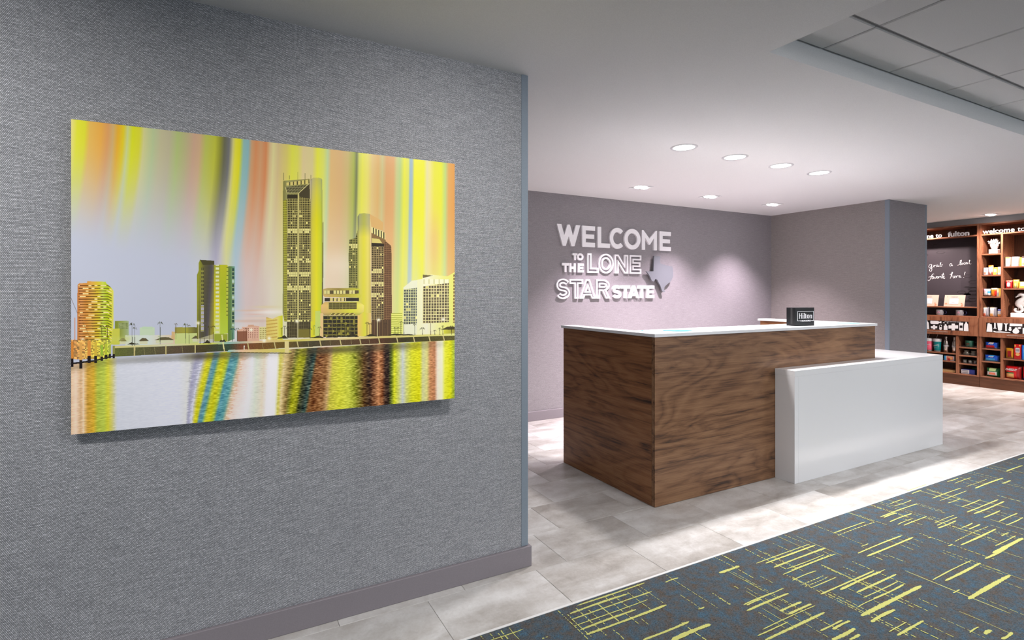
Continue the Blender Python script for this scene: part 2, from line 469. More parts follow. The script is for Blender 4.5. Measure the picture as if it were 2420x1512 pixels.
# walls
w = MB(); w.box(-3.35, -3.2, -10, 6.2, -.0034, CZ + .10)
struct('wall_end', w, M['fabric_y'], 'fabric end wall of the hall, out of view')
w = MB(); w.box(-3.2, WLE - .003, WL, WL + .16, -.0034, CZ + .002)
struct('wall_left', w, M['fabric_x'], 'grey woven-fabric wall that carries the skyline picture')
w = MB(); w.box(WLE - .037, WLE, WL - .0025, WL + .1625, .0985, CZ + .001, b=.002)
struct('trim_2', w, M['trim'], 'blue-grey corner guard on the end of the picture wall')
w = MB(); w.box(-3.2, WLE + .014, WL - .014, WL + .174, 0.0, .098, b=.002)
struct('baseboard_left', w, M['base'], 'mauve-grey baseboard under the picture wall')
w = MB(); w.box(-1.2, XR + .02, WB, WB + .15, -.0034, CZ + .002)
struct('wall_back', w, M['fabric_back'], 'grey fabric wall behind the desk that carries the welcome letters')
w = MB(); w.box(-1.2, XR, WB - .014, WB + .02, 0, .098, b=.002)
struct('baseboard_back', w, M['base'], 'mauve-grey baseboard below the welcome letters')
w = MB(); w.box(XR, XC, YC, 6.0, -.0034, CZ + .002)
w.f = []; w.mi = []
w.v = [(XR, YC, -.0034), (XC, YC, -.0034), (XC, 6.0, -.0034), (XR, 6.0, -.0034), (XR, YC, CZ + .002), (XC, YC, CZ + .002), (XC, 6.0, CZ + .002), (XR, 6.0, CZ + .002)]
w.face((3, 0, 4, 7)); w.face((1, 2, 6, 5)); w.cur = 1; w.face((0, 1, 5, 4)); w.face((2, 3, 7, 6)); w.face((4, 5, 6, 7)); w.face((3, 2, 1, 0))
struct('wall_right', w, [M['fabric_y'], M['fabric_back']], 'grey fabric wing wall at the right of the desk')
w = MB(); w.box(XR - .0025, XR + .014, YC - .0025, YC + .044, .098, CZ + .001, b=.002)
struct('trim_3', w, M['trim'], 'blue-grey corner guard on the left corner of the wing wall')
w = MB(); w.box(XC - .035, XC + .0025, YC - .0025, YC + .035, .098, CZ + .001, b=.002)
struct('trim_4', w, M['trim'], 'blue-grey corner guard on the right corner of the wing wall')
w = MB(); w.box(XR - .014, XC + .014, YC - .014, 5.9, 0, .098, b=.002)
struct('baseboard_right', w, M['base'], 'mauve-grey baseboard around the wing wall')
w = MB(); w.box(9.76, 9.9, -3.2, 6.1, -.0034, CZ + .002)
struct('wall_far', w, M['ceiling'], 'plain wall behind the snack shelves')
w = MB(); w.box(9.36, 9.76, 1.2, 6.0, 2.2975, CZ + .001)
struct('trim_5', w, M['grid'], 'grey bulkhead strip above the snack shelves')
w = MB(); w.box(XC, 9.8, 5.9, 6.05, -.0034, CZ + .002)
struct('wall_alcove', w, M['fabric_x'], 'wall closing the alcove beside the snack shelves')

# ------------------------------------------------------------------ reception desk
desk = thing('reception_desk', (3.55, 2.98, 0), 'walnut reception desk with thin white countertop in front of the welcome letters', 'desk')
X0, X1, Y0, Y1, CT = 2.338, 4.767, 2.484, 3.489, 1.07
bx('front_panel', M['walnut_x'], desk, X0 + .001, X1, Y0, Y0 + .03, .002, CT - .019, b=.0008)
bx('side_panel', M['walnut_y'], desk, X0, X0 + .03, Y0 + .0305, Y1, .002, CT - .019, b=.0008)
bx('side_panel', M['walnut_y'], desk, X1 - .03, X1, Y0 + .0305, Y1, .002, CT - .019, b=.0008)
bx('side_panel', M['walnut_y'], desk, 4.665, 4.69, 2.79, Y1, .002, CT - .019, b=.0008)
bx('side_panel', M['walnut_y'], desk, X0 + .085, X0 + .11, 2.79, Y1, .002, CT - .019, b=.0008)
bx('rear_panel', M['walnut_x'], desk, X0 + .03, X1 - .03, 2.755, 2.785, .002, CT - .019)
mb = MB()      # U-shaped worktop: front run with two narrow returns
cpts = [(X0 - .012, Y0 - .012), (X1 + .012, Y0 - .012), (X1 + .012, 3.505), (4.648, 3.505), (4.648, 2.80), (2.452, 2.80), (2.452, 3.505), (X0 - .012, 3.505)]
loops_mesh(mb, [cpts], lambda a, b, d: (a, b, d), CT - .019, CT)
mb.build('countertop', M['solid_white'], desk)

cnt = thing('low_counter', (4.5, 2.6, 0), 'white solid-surface low counter wrapped round the right front of the walnut desk', 'counter')
BX0, BX1, BY, BZ = 3.481, 5.538, 2.333, 0.783
bx('front_panel', M['solid_white'], cnt, BX0 + .0405, BX1, BY, BY + .04, 0, BZ - .0405, b=.0012)
bx('side_panel', M['solid_white'], cnt, BX0, BX0 + .04, BY, Y0 - .001, 0, BZ - .0405, b=.0012)
mb = MB(); loops_mesh(mb, [[(BX0, BY), (BX1, BY), (BX1, 3.42), (X1 + .002, 3.42), (X1 + .002, Y0 - .001), (BX0, Y0 - .001)]], lambda a, b, d: (a, b, d), BZ - .04, BZ)
mb.build('top', M['solid_white'], cnt)
bx('support_panel', M['solid_white'], cnt, 4.79, BX1 - .25, 3.37, 3.41, 0, BZ - .04)

# black sign box on the counter
sgn = thing('sign_box', (3.955, 2.604, CT), 'small black box sign with white hotel lettering standing on the desk', 'sign', rz=-0.112)
hw, hd, hh = .103, .039, .140
mb = MB(); mb.box(-hw, hw, -hd, hd, .0005, hh, b=.0015)
mb.build('box', M['black'], sgn, local=True)
mb = MB(); mb.box(-hw - .0006, -hw + .001, -.017, .001, .014, hh - .004); mb.build('slot', pm('black_slot', rgb(8, 8, 10), .6), sgn, local=True)
F = lambda a, b, d: (a, -hd - d, b)
mb = MB(); fx0, fx1, fz0, fz1, t = -.078, .096, .037, .112, .0035
for a0, a1, b0, b1 in ((fx0, fx0 + t, fz0, fz1), (fx1 - t, fx1, fz0, fz1), (fx0, fx1, fz1 - t, fz1), (fx0, -.046, fz0, fz0 + t), (.066, fx1, fz0, fz0 + t)):
    mb.box(a0, a1, -hd - .0008, -hd + .001, b0, b1)
mb.build('border', M['white'], sgn, local=True)
mb = MB()      # narrow serif letters built from stems, bars and rings
def stem(x, w, z0, z1): mb.box(x, x + w, -hd - .0008, -hd + .001, z0, z1)
zb, zc, zx = .0565, .0970, .0855
def serif(x, w, z): stem(x - .0022, w + .0044, z, z + .0016)
sw = .0082
stem(-.0615, sw, zb, zc); stem(-.0375, sw, zb, zc); stem(-.0615, .032, .0755, .0790)
for x in (-.0615, -.0375): serif(x, sw, zb); serif(x, sw, zc - .0016)
stem(-.0220, .0075, zb, zx - .002); serif(-.0220, .0075, zb); stem(-.0242, .006, zx - .004, zx - .0022)
loops_mesh(mb, [[(-.0182 + .0042 * math.cos(a * PI / 6), .0925 + .0042 * math.sin(a * PI / 6)) for a in range(12)]], F, -.001, .0008)
stem(-.0078, .0075, zb, zc + .002); serif(-.0078, .0075, zb); stem(-.0100, .006, zc, zc + .0018)
stem(.0062, .0072, zb, zx + .006); stem(.0030, .0160, zx - .0042, zx - .0016); stem(.0062, .0125, zb, zb + .0026)
el = lambda cx, cz, rx, rz: [(cx + rx * math.cos(a * PI / 12), cz + rz * math.sin(a * PI / 12)) for a in range(24)]
loops_mesh(mb, [el(.0355, .0708, .0125, .0152), el(.0355, .0708, .0050, .0120)], F, -.001, .0008)
stem(.0525, .0072, zb, zx - .002); serif(.0525, .0072, zb); stem(.0503, .006, zx - .004, zx - .002)
stem(.0705, .0072, zb, zx - .006); serif(.0705, .0072, zb); stem(.0590, .0165, zx - .0062, zx - .0022)
mb.build('hotel_lettering', M['white'], sgn, local=True)
mb = MB(); text_mesh(mb, 'HONORS', F, -.001, .0008, width=.106, height=.0165, bold=.025, x0=-.043, y0=.0325)
mb.build('lower_lettering', M['white'], sgn, local=True)

# blue oval mats on the countertop
mat_b, nt, b = new_mat('blue_mat_print')
v = coords(nt); g = N(nt, 'ShaderNodeTexGradient'); nt.links.new(v, g.inputs[0])
nt.links.new(ramp(nt, noise(nt, v, 9.0, 2), [(0.35, rgb(104, 160, 206)), (0.6, rgb(58, 128, 190))]), b.inputs['Base Color']); b.inputs['Roughness'].default_value = .9; b.inputs['Specular IOR Level'].default_value = .05
def mat_pair(cx, cy, rz, label):
    t = thing('counter_mat', (cx, cy, CT), label, 'mat', 'blue mats on the countertop', rz)
    mb = MB(); loops_mesh(mb, [el(-.075, 0, .105, .085), ], lambda a, b, d: (a, b, d), .0002, .0012); mb.build('left_lobe', M['white'], t, local=True)
    mb = MB(); loops_mesh(mb, [el(-.075, 0, .088, .066), el(-.075, 0, .070, .050)], lambda a, b, d: (a, b, d), .0012, .0018); mb.build('left_ring', mat_b, t, local=True)
    mb = MB(); loops_mesh(mb, [el(.085, 0, .112, .090)], lambda a, b, d: (a, b, d), .0002, .0014); mb.build('right_lobe', M['white'], t, local=True)
    mb = MB(); loops_mesh(mb, [el(.085, 0, .098, .072)], lambda a, b, d: (a, b, d), .0014, .0022); mb.build('right_disc', mat_b, t, local=True)
mat_pair(2.592, 2.662, -.50, 'blue and white oval mat near the front left corner of the countertop')
mat_pair(4.505, 2.635, -.63, 'blue and white oval mat behind the black sign box')

# ------------------------------------------------------------------ lamps in the ceiling
pos4 = ['nearest', 'second nearest', 'third nearest', 'farthest']
for i, (x, y) in enumerate(ROUND_LAMPS):
    t = thing('round_downlight', (x, y, CZ), 'round white recessed downlight over the desk, %s of the row of four' % pos4[i], 'lamp', 'round downlights over the desk')
    mb = MB(); mb.lathe([(.076, -.001), (.078, -.004), (.094, -.0035), (.0975, 0.0)], n=40, cap=False); mb.build('trim_ring', M['lamp_trim'], t, local=True)
    mb = MB(); mb.lathe([(.0, -.0012), (.0765, -.0012)], n=40, cap=False); mb.build('diffuser', M['lamp'], t, local=True)
def square_lamp(x, y, label, group):
    t = thing('square_downlight', (x, y, CZ), label, 'lamp', group)
    mb = MB(); s = .088
    for a in ((-s, s, -s, -s + .010), (-s, s, s - .010, s), (-s, -s + .010, -s + .01, s - .01), (s - .010, s, -s + .01, s - .01)):
        mb.box(*a, -.003, 0)
    mb.build('trim_frame', M['lamp_trim'], t, local=True)
    mb = MB(); mb.box(-s + .010, s - .010, -s + .010, s - .010, -.0012, -.0004); mb.build('baffle', pm('lamp_baffle', rgb(150, 148, 148), .5), t, local=True)
    for dx, dy in ((-.040, .0), (.040, .0)):
        mb = MB(); mb.lathe([(.0, -.0165), (.018, -.015), (.034, -.010), (.040, -.0014)], (dx, dy, 0), 20, False); mb.build('bulb', M['lamp_hot'], t, local=True)
M['lamp_hot'] = pm('spot_bulb_glow', (1, 1, 1, 1), .5, emit=((1, .94, .93, 1), 14.0))
for (x, y), n in zip(WALL_LAMPS, ('left', 'middle', 'right')):
    square_lamp(x, y, 'square two-bulb spotlight before the back wall, %s of the three' % n, 'square spotlights washing the back wall')
square_lamp(*SHELF_LAMPS[0], 'square two-bulb spotlight above the snack shelves', 'square spotlights above the shelves')

# ------------------------------------------------------------------ welcome lettering
def arc(cx, cy, rx, ry, a0, a1, n=20):
    return [(cx + rx * math.cos(math.radians(a0 + (a1 - a0) * i / n)), cy + ry * math.sin(math.radians(a0 + (a1 - a0) * i / n))) for i in range(n + 1)]
def s_loop(w, h, s, trim=0.0):
    """S as an offset band around two arcs"""
    ry, rx = (h - s) / 4, (w - s) / 2
    a0 = 28 + trim
    c = arc(w / 2, h - s / 2 - ry, rx, ry, a0, 270, 26)[:-1] + arc(w / 2, s / 2 + ry, rx, ry, 90, -152 + trim, 26)
    return c
def band(c, hw):
    L, R = [], []
    for i, (x, y) in enumerate(c):
        x0, y0 = c[max(i - 1, 0)]; x1, y1 = c[min(i + 1, len(c) - 1)]
        d = math.hypot(x1 - x0, y1 - y0) or 1
        nx, ny = -(y1 - y0) / d, (x1 - x0) / d
        L.append((x + nx * hw, y + ny * hw)); R.append((x - nx * hw, y - ny * hw))
    return L + R[::-1]
def letter_loops(ch, w, h, s):
    if ch == 'E': return [[(0, 0), (w, 0), (w, s), (s, s), (s, h / 2 - s * .48), (w * .92, h / 2 - s * .48), (w * .92, h / 2 + s * .48), (s, h / 2 + s * .48), (s, h - s), (w, h - s), (w, h), (0, h)]]
    if ch == 'L': return [[(0, 0), (w, 0), (w, s), (s, s), (s, h), (0, h)]]
    if ch == 'T': return [[(w / 2 - s / 2, 0), (w / 2 + s / 2, 0), (w / 2 + s / 2, h - s), (w, h - s), (w, h), (0, h), (0, h - s), (w / 2 - s / 2, h - s)]]
    if ch == 'H': return [[(0, 0), (s, 0), (s, h / 2 - s / 2), (w - s, h / 2 - s / 2), (w - s, 0), (w, 0), (w, h), (w - s, h), (w - s, h / 2 + s / 2), (s, h / 2 + s / 2), (s, h), (0, h)]]
    if ch == 'N': return [[(0, 0), (s, 0), (s, h - 1.75 * s), (w - s * .95, 0), (w, 0), (w, h), (w - s, h), (w - s, 1.75 * s), (s * .95, h), (0, h)]]
    if ch == 'M': return [[(0, 0), (s * .95, 0), (s * .95, h - 1.75 * s), (w / 2 - .12 * s, .27 * h), (w / 2 + .12 * s, .27 * h), (w - s * .95, h - 1.75 * s), (w - s * .95, 0), (w, 0), (w, h), (w - .42 * s, h), (w / 2, .27 * h + 1.45 * s), (.42 * s, h), (0, h)]]
    if ch == 'W':
        b1, m, f, sx = .315 * w, .5 * w, .40 * s, 1.16 * s
        kl = h / (b1 - f); yi = h - kl * (b1 - sx)
        k = (h - yi) / (m - .32 * s - b1)
        lo = k * (m - b1 - f)
        return [[(0, h), (b1 - f, 0), (b1 + f, 0), (m, lo), (w - b1 - f, 0), (w - b1 + f, 0), (w, h), (w - sx, h), (w - b1, yi), (m + .32 * s, h), (m - .32 * s, h), (b1, yi), (sx, h)]]
    if ch == 'A':
        k = h / (w / 2 - .48 * s); q = 1.12 * s; yb = .17 * h; yt = yb + .85 * s
        return [[(0, 0), (q, 0), (q + yb / k, yb), (w - q - yb / k, yb), (w - q, 0), (w, 0), (w / 2 + .48 * s, h), (w / 2 - .48 * s, h)],
                [(q + yt / k, yt), (w - q - yt / k, yt), (w / 2, min(h - .8 * s, k * (w / 2 - q)))]]
    if ch == 'O': return [arc(w / 2, h / 2, w / 2, h / 2 * 1.03, 0, 360, 48)[:-1], arc(w / 2, h / 2, w / 2 - s, h / 2 * 1.03 - s, 0, 360, 48)[:-1]]
    if ch == 'C':
        rx, ry = w * .56, h / 2 * 1.03
        return [arc(rx, h / 2, rx, ry, 46, 314, 40) + arc(rx, h / 2, rx - s, ry - s, 314, 46, 40)]
    if ch == 'R':
        r = .30 * h; xb = w * .48; rx = w * .94 - xb
        return [[(0, 0), (s, 0), (s, h - 2 * r), (w * .42, h - 2 * r), (w - 1.25 * s, 0), (w, 0), (w * .42 + 1.12 * s, h - 2 * r + .06 * s)] + arc(xb, h - r, rx, r, -62, 90, 18) + [(0, h)],
                [(s, h - s), (xb, h - s)] + arc(xb, h - r, rx - s, r - s, 90, -90, 16)[1:] + [(s, h - 2 * r + s)]]
    if ch == 'S': return [band(s_loop(w, h, s), s / 2)]
def poly_area(p): return sum(p[i][0] * p[(i + 1) % len(p)][1] - p[(i + 1) % len(p)][0] * p[i][1] for i in range(len(p))) / 2
def offset_loop(p, t):
    """mitred offset to the left of travel by t"""
    out = []; n = len(p)
    for i in range(n):
        (ax, ay), (bx_, by), (cx, cy) = p[i - 1], p[i], p[(i + 1) % n]
        d1 = Vector((bx_ - ax, by - ay)); d2 = Vector((cx - bx_, cy - by))
        if d1.length < 1e-7 or d2.length < 1e-7: continue
        d1.normalize(); d2.normalize()
        n1 = Vector((-d1.y, d1.x)); n2 = Vector((-d2.y, d2.x)); mtr = n1 + n2
        if mtr.length < 1e-4: mtr = n1
        mtr.normalize(); c = max(.42, mtr.dot(n1))
        out.append((bx_ + mtr.x * t / c, by + mtr.y * t / c))
    return out
SIGN = [  # word, outline?, stroke, [(letter, x0, x1)], z0, z1
    ('WELCOME', 0, .049, [('W', 3.097, 3.398), ('E', 3.424, 3.598), ('L', 3.632, 3.803), ('C', 3.800, 4.000), ('O', 4.010, 4.249), ('M', 4.272, 4.503), ('E', 4.544, 4.724)], 1.8245, 2.0535),
    ('TO', 0, .0235, [('T', 3.296, 3.362), ('O', 3.356, 3.442)], 1.676, 1.751),
    ('THE', 0, .027, [('T', 3.163, 3.251), ('H', 3.257, 3.340), ('E', 3.366, 3.445)], 1.545, 1.642),
    ('LONE', 1, .057, [('L', 3.492, 3.649), ('O', 3.645, 3.857), ('N', 3.871, 4.066), ('E', 4.090, 4.261)], 1.5435, 1.756),
    ('STAR', 1, .052, [('S', 3.092, 3.264), ('T', 3.260, 3.437), ('A', 3.390, 3.612), ('R', 3.616, 3.812)], 1.261, 1.472),
    ('STATE', 0, .036, [('S', 3.842, 3.968), ('T', 3.962, 4.097), ('A', 4.073, 4.232), ('T', 4.209, 4.335), ('E', 4.344, 4.462)], 1.263, 1.409)]
ordn = ['first', 'second', 'third', 'fourth', 'fifth', 'sixth', 'seventh']
for word, outl, st, lets, z0, z1 in SIGN:
    for i, (ch, xa, xb) in enumerate(lets):
        wd, h = xb - xa, z1 - z0
        if ch == 'S': lp = letter_loops(ch, wd, h * 1.03, st)
        else: lp = letter_loops(ch, wd, h, st)
        if outl:
            tt = st * .31
            if ch == 'S': lp = lp + [band(s_loop(wd, h * 1.03, st, 6), st / 2 - tt)]
            else:
                ins = []
                for q in range(len(lp)):
                    p = lp[q]; ccw = poly_area(p) > 0
                    ins.append(offset_loop(p, tt if (ccw == (q == 0)) else -tt))
                lp = lp + ins
        mb = MB()
        loops_mesh(mb, lp, lambda a, b, d: (a, d, b), 4.746, WB)
        for v in range(len(mb.v)): mb.v[v] = (mb.v[v][0] + xa, mb.v[v][1], mb.v[v][2] + z0 - (h * .015 if ch == 'S' else 0))
        o = mb.build('sign_letter', M['letter'])
        o.data.transform(Matrix.Translation((-xa, -WB, -z0))); o.location = (xa, WB, z0)
        style = 'hollow outlined' if outl else ('large solid' if word == 'WELCOME' else 'small solid')
        tag(o, '%s white letter %s, %s letter of the word %s on the back wall' % (style, ch, ordn[i], word), 'letter', 'raised welcome letters on the back wall')
tx = [(4.435, 1.757), (4.529, 1.755), (4.526, 1.675), (4.545, 1.664), (4.563, 1.665), (4.585, 1.654), (4.606, 1.657), (4.627, 1.647), (4.655, 1.650), (4.68, 1.643), (4.708, 1.644), (4.722, 1.638), (4.733, 1.613), (4.738, 1.57), (4.735, 1.524), (4.719, 1.488), (4.700, 1.465), (4.681, 1.447), (4.655, 1.436), (4.632, 1.419), (4.606, 1.402), (4.595, 1.387), (4.592, 1.362), (4.606, 1.335), (4.585, 1.336), (4.563, 1.343), (4.548, 1.372), (4.530, 1.412), (4.505, 1.445), (4.484, 1.477), (4.468, 1.486), (4.452, 1.485), (4.440, 1.466), (4.426, 1.457), (4.410, 1.463), (4.395, 1.472), (4.380, 1.50), (4.364, 1.526), (4.34, 1.552), (4.318, 1.573), (4.426, 1.577)]
mb = MB(); loops_mesh(mb, [tx], lambda a, b, d: (a, d, b), 4.722, 4.742)
mb.box(4.47, 4.50, 4.742, WB, 1.56, 1.60); mb.box(4.60, 4.63, 4.742, WB, 1.56, 1.60)
o = mb.build('state_outline_plaque', M['state']); o.data.transform(Matrix.Translation((-4.55, -WB, -1.55))); o.location = (4.55, WB, 1.55)
tag(o, 'grey cut-out plaque in the outline of Texas beside the letters', 'plaque')

# ------------------------------------------------------------------ skyline picture on the left wall
PW, PH = 1.334, 1.031
pic = thing('wall_picture', (0.229, 2.208, 1.3757), 'large frameless skyline print with yellow and orange light streaks on the grey wall', 'picture', rz=math.atan2(-.030, PW))
def paint_picture():
    W_, H_ = 1500, 1160
    src = [(169, 281), (1076, 387), (1078.5, 944.5), (169, 1024)]; dst = [(0, 0), (1, 0), (1, 1), (0, 1)]
    A, B = [], []
    for (x, y), (u, v) in zip(dst, src):         # print (0..1) -> traced drawing coordinates
        A += [[x, y, 1, 0, 0, 0, -u * x, -u * y], [0, 0, 0, x, y, 1, -v * x, -v * y]]; B += [u, v]
    h = np.linalg.solve(np.array(A, float), np.array(B, float)); Hm = np.append(h, 1).reshape(3, 3); Hi = np.linalg.inv(Hm)
    uu, vv = np.meshgrid((np.arange(W_) + .5) / W_, (np.arange(H_) + .5) / H_)
    den = Hm[2, 0] * uu + Hm[2, 1] * vv + 1
    PX = (Hm[0, 0] * uu + Hm[0, 1] * vv + Hm[0, 2]) / den; PY = (Hm[1, 0] * uu + Hm[1, 1] * vv + Hm[1, 2]) / den
    rng = np.random.default_rng(5)
    def pal(xs, P):
        k = [p[0] for p in P]; return np.stack([np.interp(xs, k, [p[1][c] for p in P]) for c in range(3)], -1)
    def sm(t): t = np.clip(t, 0, 1); return t * t * (3 - 2 * t)
    yt = 281 + .1169 * (PX - 169)
    yw = np.interp(PX, [169, 270, 450, 690, 1079], [858, 843, 834, 825, 806])
    t = np.clip((PY - yt) / (yw - yt), 0, 1)
    bend = np.interp(PX, [170, 500, 700, 1078], [100, 74, 22, 0])
    xs = PX + bend * t ** 1.5
    TOP = [(170, (206, 196, 110)), (185, (198, 200, 20)), (202, (196, 194, 20)), (214, (205, 158, 60)), (240, (208, 146, 48)), (256, (196, 132, 70)), (268, (186, 150, 90)), (280, (208, 150, 20)), (292, (205, 180, 10)), (302, (180, 190, 120)), (314, (196, 200, 10)), (330, (196, 194, 30)), (340, (188, 186, 120)), (362, (162, 178, 128)), (380, (172, 166, 128)), (400, (168, 160, 128)), (420, (156, 172, 100)), (440, (166, 158, 110)), (458, (182, 144, 118)), (472, (186, 150, 112)), (486, (166, 172, 70)), (508, (170, 172, 40)), (519, (130, 130, 30)), (530, (84, 84, 62)), (541, (92, 92, 96)), (550, (190, 184, 110)), (556, (212, 206, 40)), (566, (206, 200, 14)), (575, (124, 168, 164)), (586, (118, 162, 168)), (594, (186, 138, 96)), (604, (196, 122, 72)), (616, (192, 136, 92)), (628, (196, 116, 66)), (637, (198, 168, 120)), (645, (204, 194, 132)), (657, (196, 172, 118)), (676, (200, 184, 90)), (690, (206, 206, 56)), (702, (206, 204, 70)), (716, (206, 186, 132)), (738, (202, 188, 124)), (750, (214, 214, 46)), (764, (206, 210, 84)), (774, (178, 198, 140)), (782, (208, 168, 104)), (805, (202, 160, 104)), (822, (188, 166, 100)), (836, (154, 164, 62)), (843, (96, 104, 64)), (848, (190, 194, 80)), (856, (214, 212, 62)), (868, (216, 206, 90)), (880, (208, 178, 110)), (894, (204, 160, 92)), (904, (188, 176, 116)), (914, (202, 146, 88)), (930, (206, 150, 92)), (938, (186, 186, 120)), (946, (168, 192, 120)), (956, (216, 216, 50)), (966, (206, 208, 84)), (970, (140, 170, 184)), (975, (150, 172, 180)), (980, (226, 222, 44)), (1002, (226, 224, 44)), (1010, (218, 210, 150)), (1018, (224, 214, 124)), (1028, (220, 216, 60)), (1044, (220, 220, 48)), (1054, (178, 202, 116)), (1062, (214, 154, 80)), (1079, (216, 142, 64))]
    sky = pal(xs, TOP); sky = sky * .88 + np.array([228, 226, 206]) * .12; sky = sky * np.interp(PX, [170, 480, 760, 1078], [1.07, 1.05, 1.0, .96])[..., None]
    LOW = [(170, (186, 191, 207)), (440, (187, 191, 207)), (490, (194, 196, 206)), (509, (176, 172, 194)), (520, (190, 186, 196)), (534, (204, 204, 166)), (556, (176, 192, 204)), (580, (206, 190, 190)), (620, (208, 190, 184)), (640, (216, 208, 196)), (668, (216, 212, 190)), (770, (228, 214, 202)), (820, (226, 218, 204)), (900, (230, 224, 190)), (940, (232, 228, 130)), (960, (232, 232, 170)), (985, (214, 222, 226)), (1000, (234, 234, 120)), (1030, (230, 222, 190)), (1045, (234, 230, 190)), (1079, (230, 226, 130))]
    fade = sm((t - np.interp(PX, [170, 480, 700, 1078], [.02, .08, .15, .2])) / np.interp(PX, [170, 480, 700, 1078], [.50, .58, .66, .80])) * np.interp(PX, [170, 460, 560, 660, 760, 900, 1078], [1, 1, .97, .84, .8, .62, .62])
    img = sky * (1 - fade[..., None]) + pal(PX, LOW) * fade[..., None]
    def blob(cx, cy, rx, ry, col, a):
        m = a * np.exp(-((PX - cx) / rx) ** 2 - ((PY - cy) / ry) ** 2)
        img[:] = img * (1 - m[..., None]) + np.array(col) * m[..., None]
    for a in ((600, 733, 35, 2.2, (206, 168, 140), .8), (605, 742, 22, 1.6, (206, 160, 140), .6), (630, 725, 28, 3, (212, 196, 150), .7), (580, 758, 50, 3, (196, 160, 140), .75), (620, 751, 40, 2, (226, 200, 180), .6), (640, 737, 40, 6, (238, 230, 224), .7), (800, 626, 60, 30, (232, 220, 204), .4), (905, 575, 30, 40, (220, 170, 120), .35), (1028, 575, 14, 70, (220, 170, 130), .55), (560, 790, 60, 40, (238, 226, 214), .5)): blob(*a)
    # water: long vertical reflections
    xb = np.interp(PX, [169, 1079], [1024, 944.5]); tw = np.clip((PY - yw) / (xb - yw), 0, 1)
    sl = np.interp(PX, [170, 430, 470, 560, 600, 660, 690, 745, 770, 820, 1078], [0, 0, 40, 40, 8, 8, 28, 28, 16, 0, 0])
    xw = PX + sl * (tw - .45)
    WAT = [(169, (226, 190, 150)), (180, (236, 206, 176)), (192, (214, 176, 132)), (198, (232, 200, 160)), (208, (204, 156, 60)), (222, (212, 172, 50)), (232, (178, 190, 70)), (246, (186, 200, 76)), (256, (214, 208, 60)), (264, (212, 204, 110)), (278, (200, 204, 214)), (420, (204, 207, 220)), (442, (206, 206, 196)), (452, (166, 164, 190)), (464, (190, 190, 204)), (470, (206, 200, 120)), (477, (214, 208, 20)), (484, (200, 200, 40)), (490, (104, 150, 164)), (498, (90, 150, 156)), (506, (196, 198, 40)), (516, (204, 200, 16)), (524, (180, 196, 60)), (531, (90, 152, 168)), (546, (96, 160, 160)), (554, (206, 186, 150)), (562, (228, 190, 160)), (580, (226, 212, 200)), (592, (230, 226, 226)), (604, (208, 216, 186)), (622, (224, 206, 170)), (634, (238, 234, 238)), (652, (240, 236, 234)), (660, (214, 204, 90)), (668, (224, 200, 140)), (674, (196, 170, 110)), (682, (140, 114, 60)), (690, (120, 118, 40)), (700, (168, 168, 14)), (712, (150, 150, 20)), (718, (70, 72, 34)), (728, (46, 58, 50)), (735, (56, 84, 76)), (742, (118, 74, 34)), (755, (132, 82, 42)), (770, (152, 106, 60)), (778, (196, 160, 108)), (786, (206, 198, 70)), (805, (216, 216, 60)), (826, (204, 208, 70)), (838, (150, 156, 40)), (850, (118, 110, 34)), (862, (98, 68, 30)), (874, (58, 36, 22)), (884, (110, 66, 38)), (896, (196, 134, 88)), (905, (150, 92, 52)), (912, (58, 34, 24)), (920, (44, 30, 22)), (926, (90, 104, 30)), (934, (208, 212, 30)), (944, (206, 208, 110)), (954, (200, 206, 204)), (964, (206, 208, 110)), (976, (214, 214, 40)), (994, (218, 214, 16)), (1002, (208, 208, 150)), (1012, (216, 210, 130)), (1019, (200, 140, 92)), (1030, (188, 126, 86)), (1037, (234, 222, 200)), (1048, (236, 236, 200)), (1055, (226, 226, 60)), (1068, (216, 216, 16)), (1079, (146, 168, 66))]
    water = pal(xw, WAT)
    rows = rng.normal(0, 1, (H_ // 2, W_ // 6 + 2)); rows = np.repeat(np.repeat(rows, 2, 0), 6, 1)[:H_, :W_]
    k = np.ones(11) / 11; rows = np.apply_along_axis(lambda r: np.convolve(r, k, 'same'), 1, rows) * 2.0
    rows[1:] = .6 * rows[1:] + .4 * rows[:-1]
    lum = water.mean(-1, keepdims=True)
    amp = np.interp(lum[..., 0], [30, 90, 150, 200, 230], [17, 20, 11, 4, 2])
    amp = amp * np.interp(PX, [169, 300, 450, 680, 930, 1079], [1, .6, 1, 1.35, 1.3, .9])
    water = water + (rows * amp)[..., None] * np.array([1, .95, .8])
    band_ = np.exp(-((PY - yw - 8) / 9) ** 2) * np.interp(PX, [169, 260, 420, 470, 560, 690, 740, 930, 1079], [.3, .25, .35, .8, .5, .1, .75, .6, .0])
    water = water * (1 - band_[..., None]) + np.array([70, 62, 40]) * band_[..., None]
    glow = np.exp(-((PX - 470) / 260) ** 2)[..., None] * .45; water = water * (1 - glow * (water.mean(-1, keepdims=True) > 190)) + np.array([236, 236, 244]) * glow * (water.mean(-1, keepdims=True) > 190)
    mw = sm((PY - yw + 1) / 2)[..., None]
    img = img * (1 - mw) + water * mw
    def win(pts):
        q = [Hi @ np.array([x, y, 1.0]) for x, y in pts]; us = [a[0] / a[2] for a in q]; vs_ = [a[1] / a[2] for a in q]
        return max(0, int(min(vs_) * H_) - 2), min(H_, int(max(vs_) * H_) + 3), max(0, int(min(us) * W_) - 2), min(W_, int(max(us) * W_) + 3)
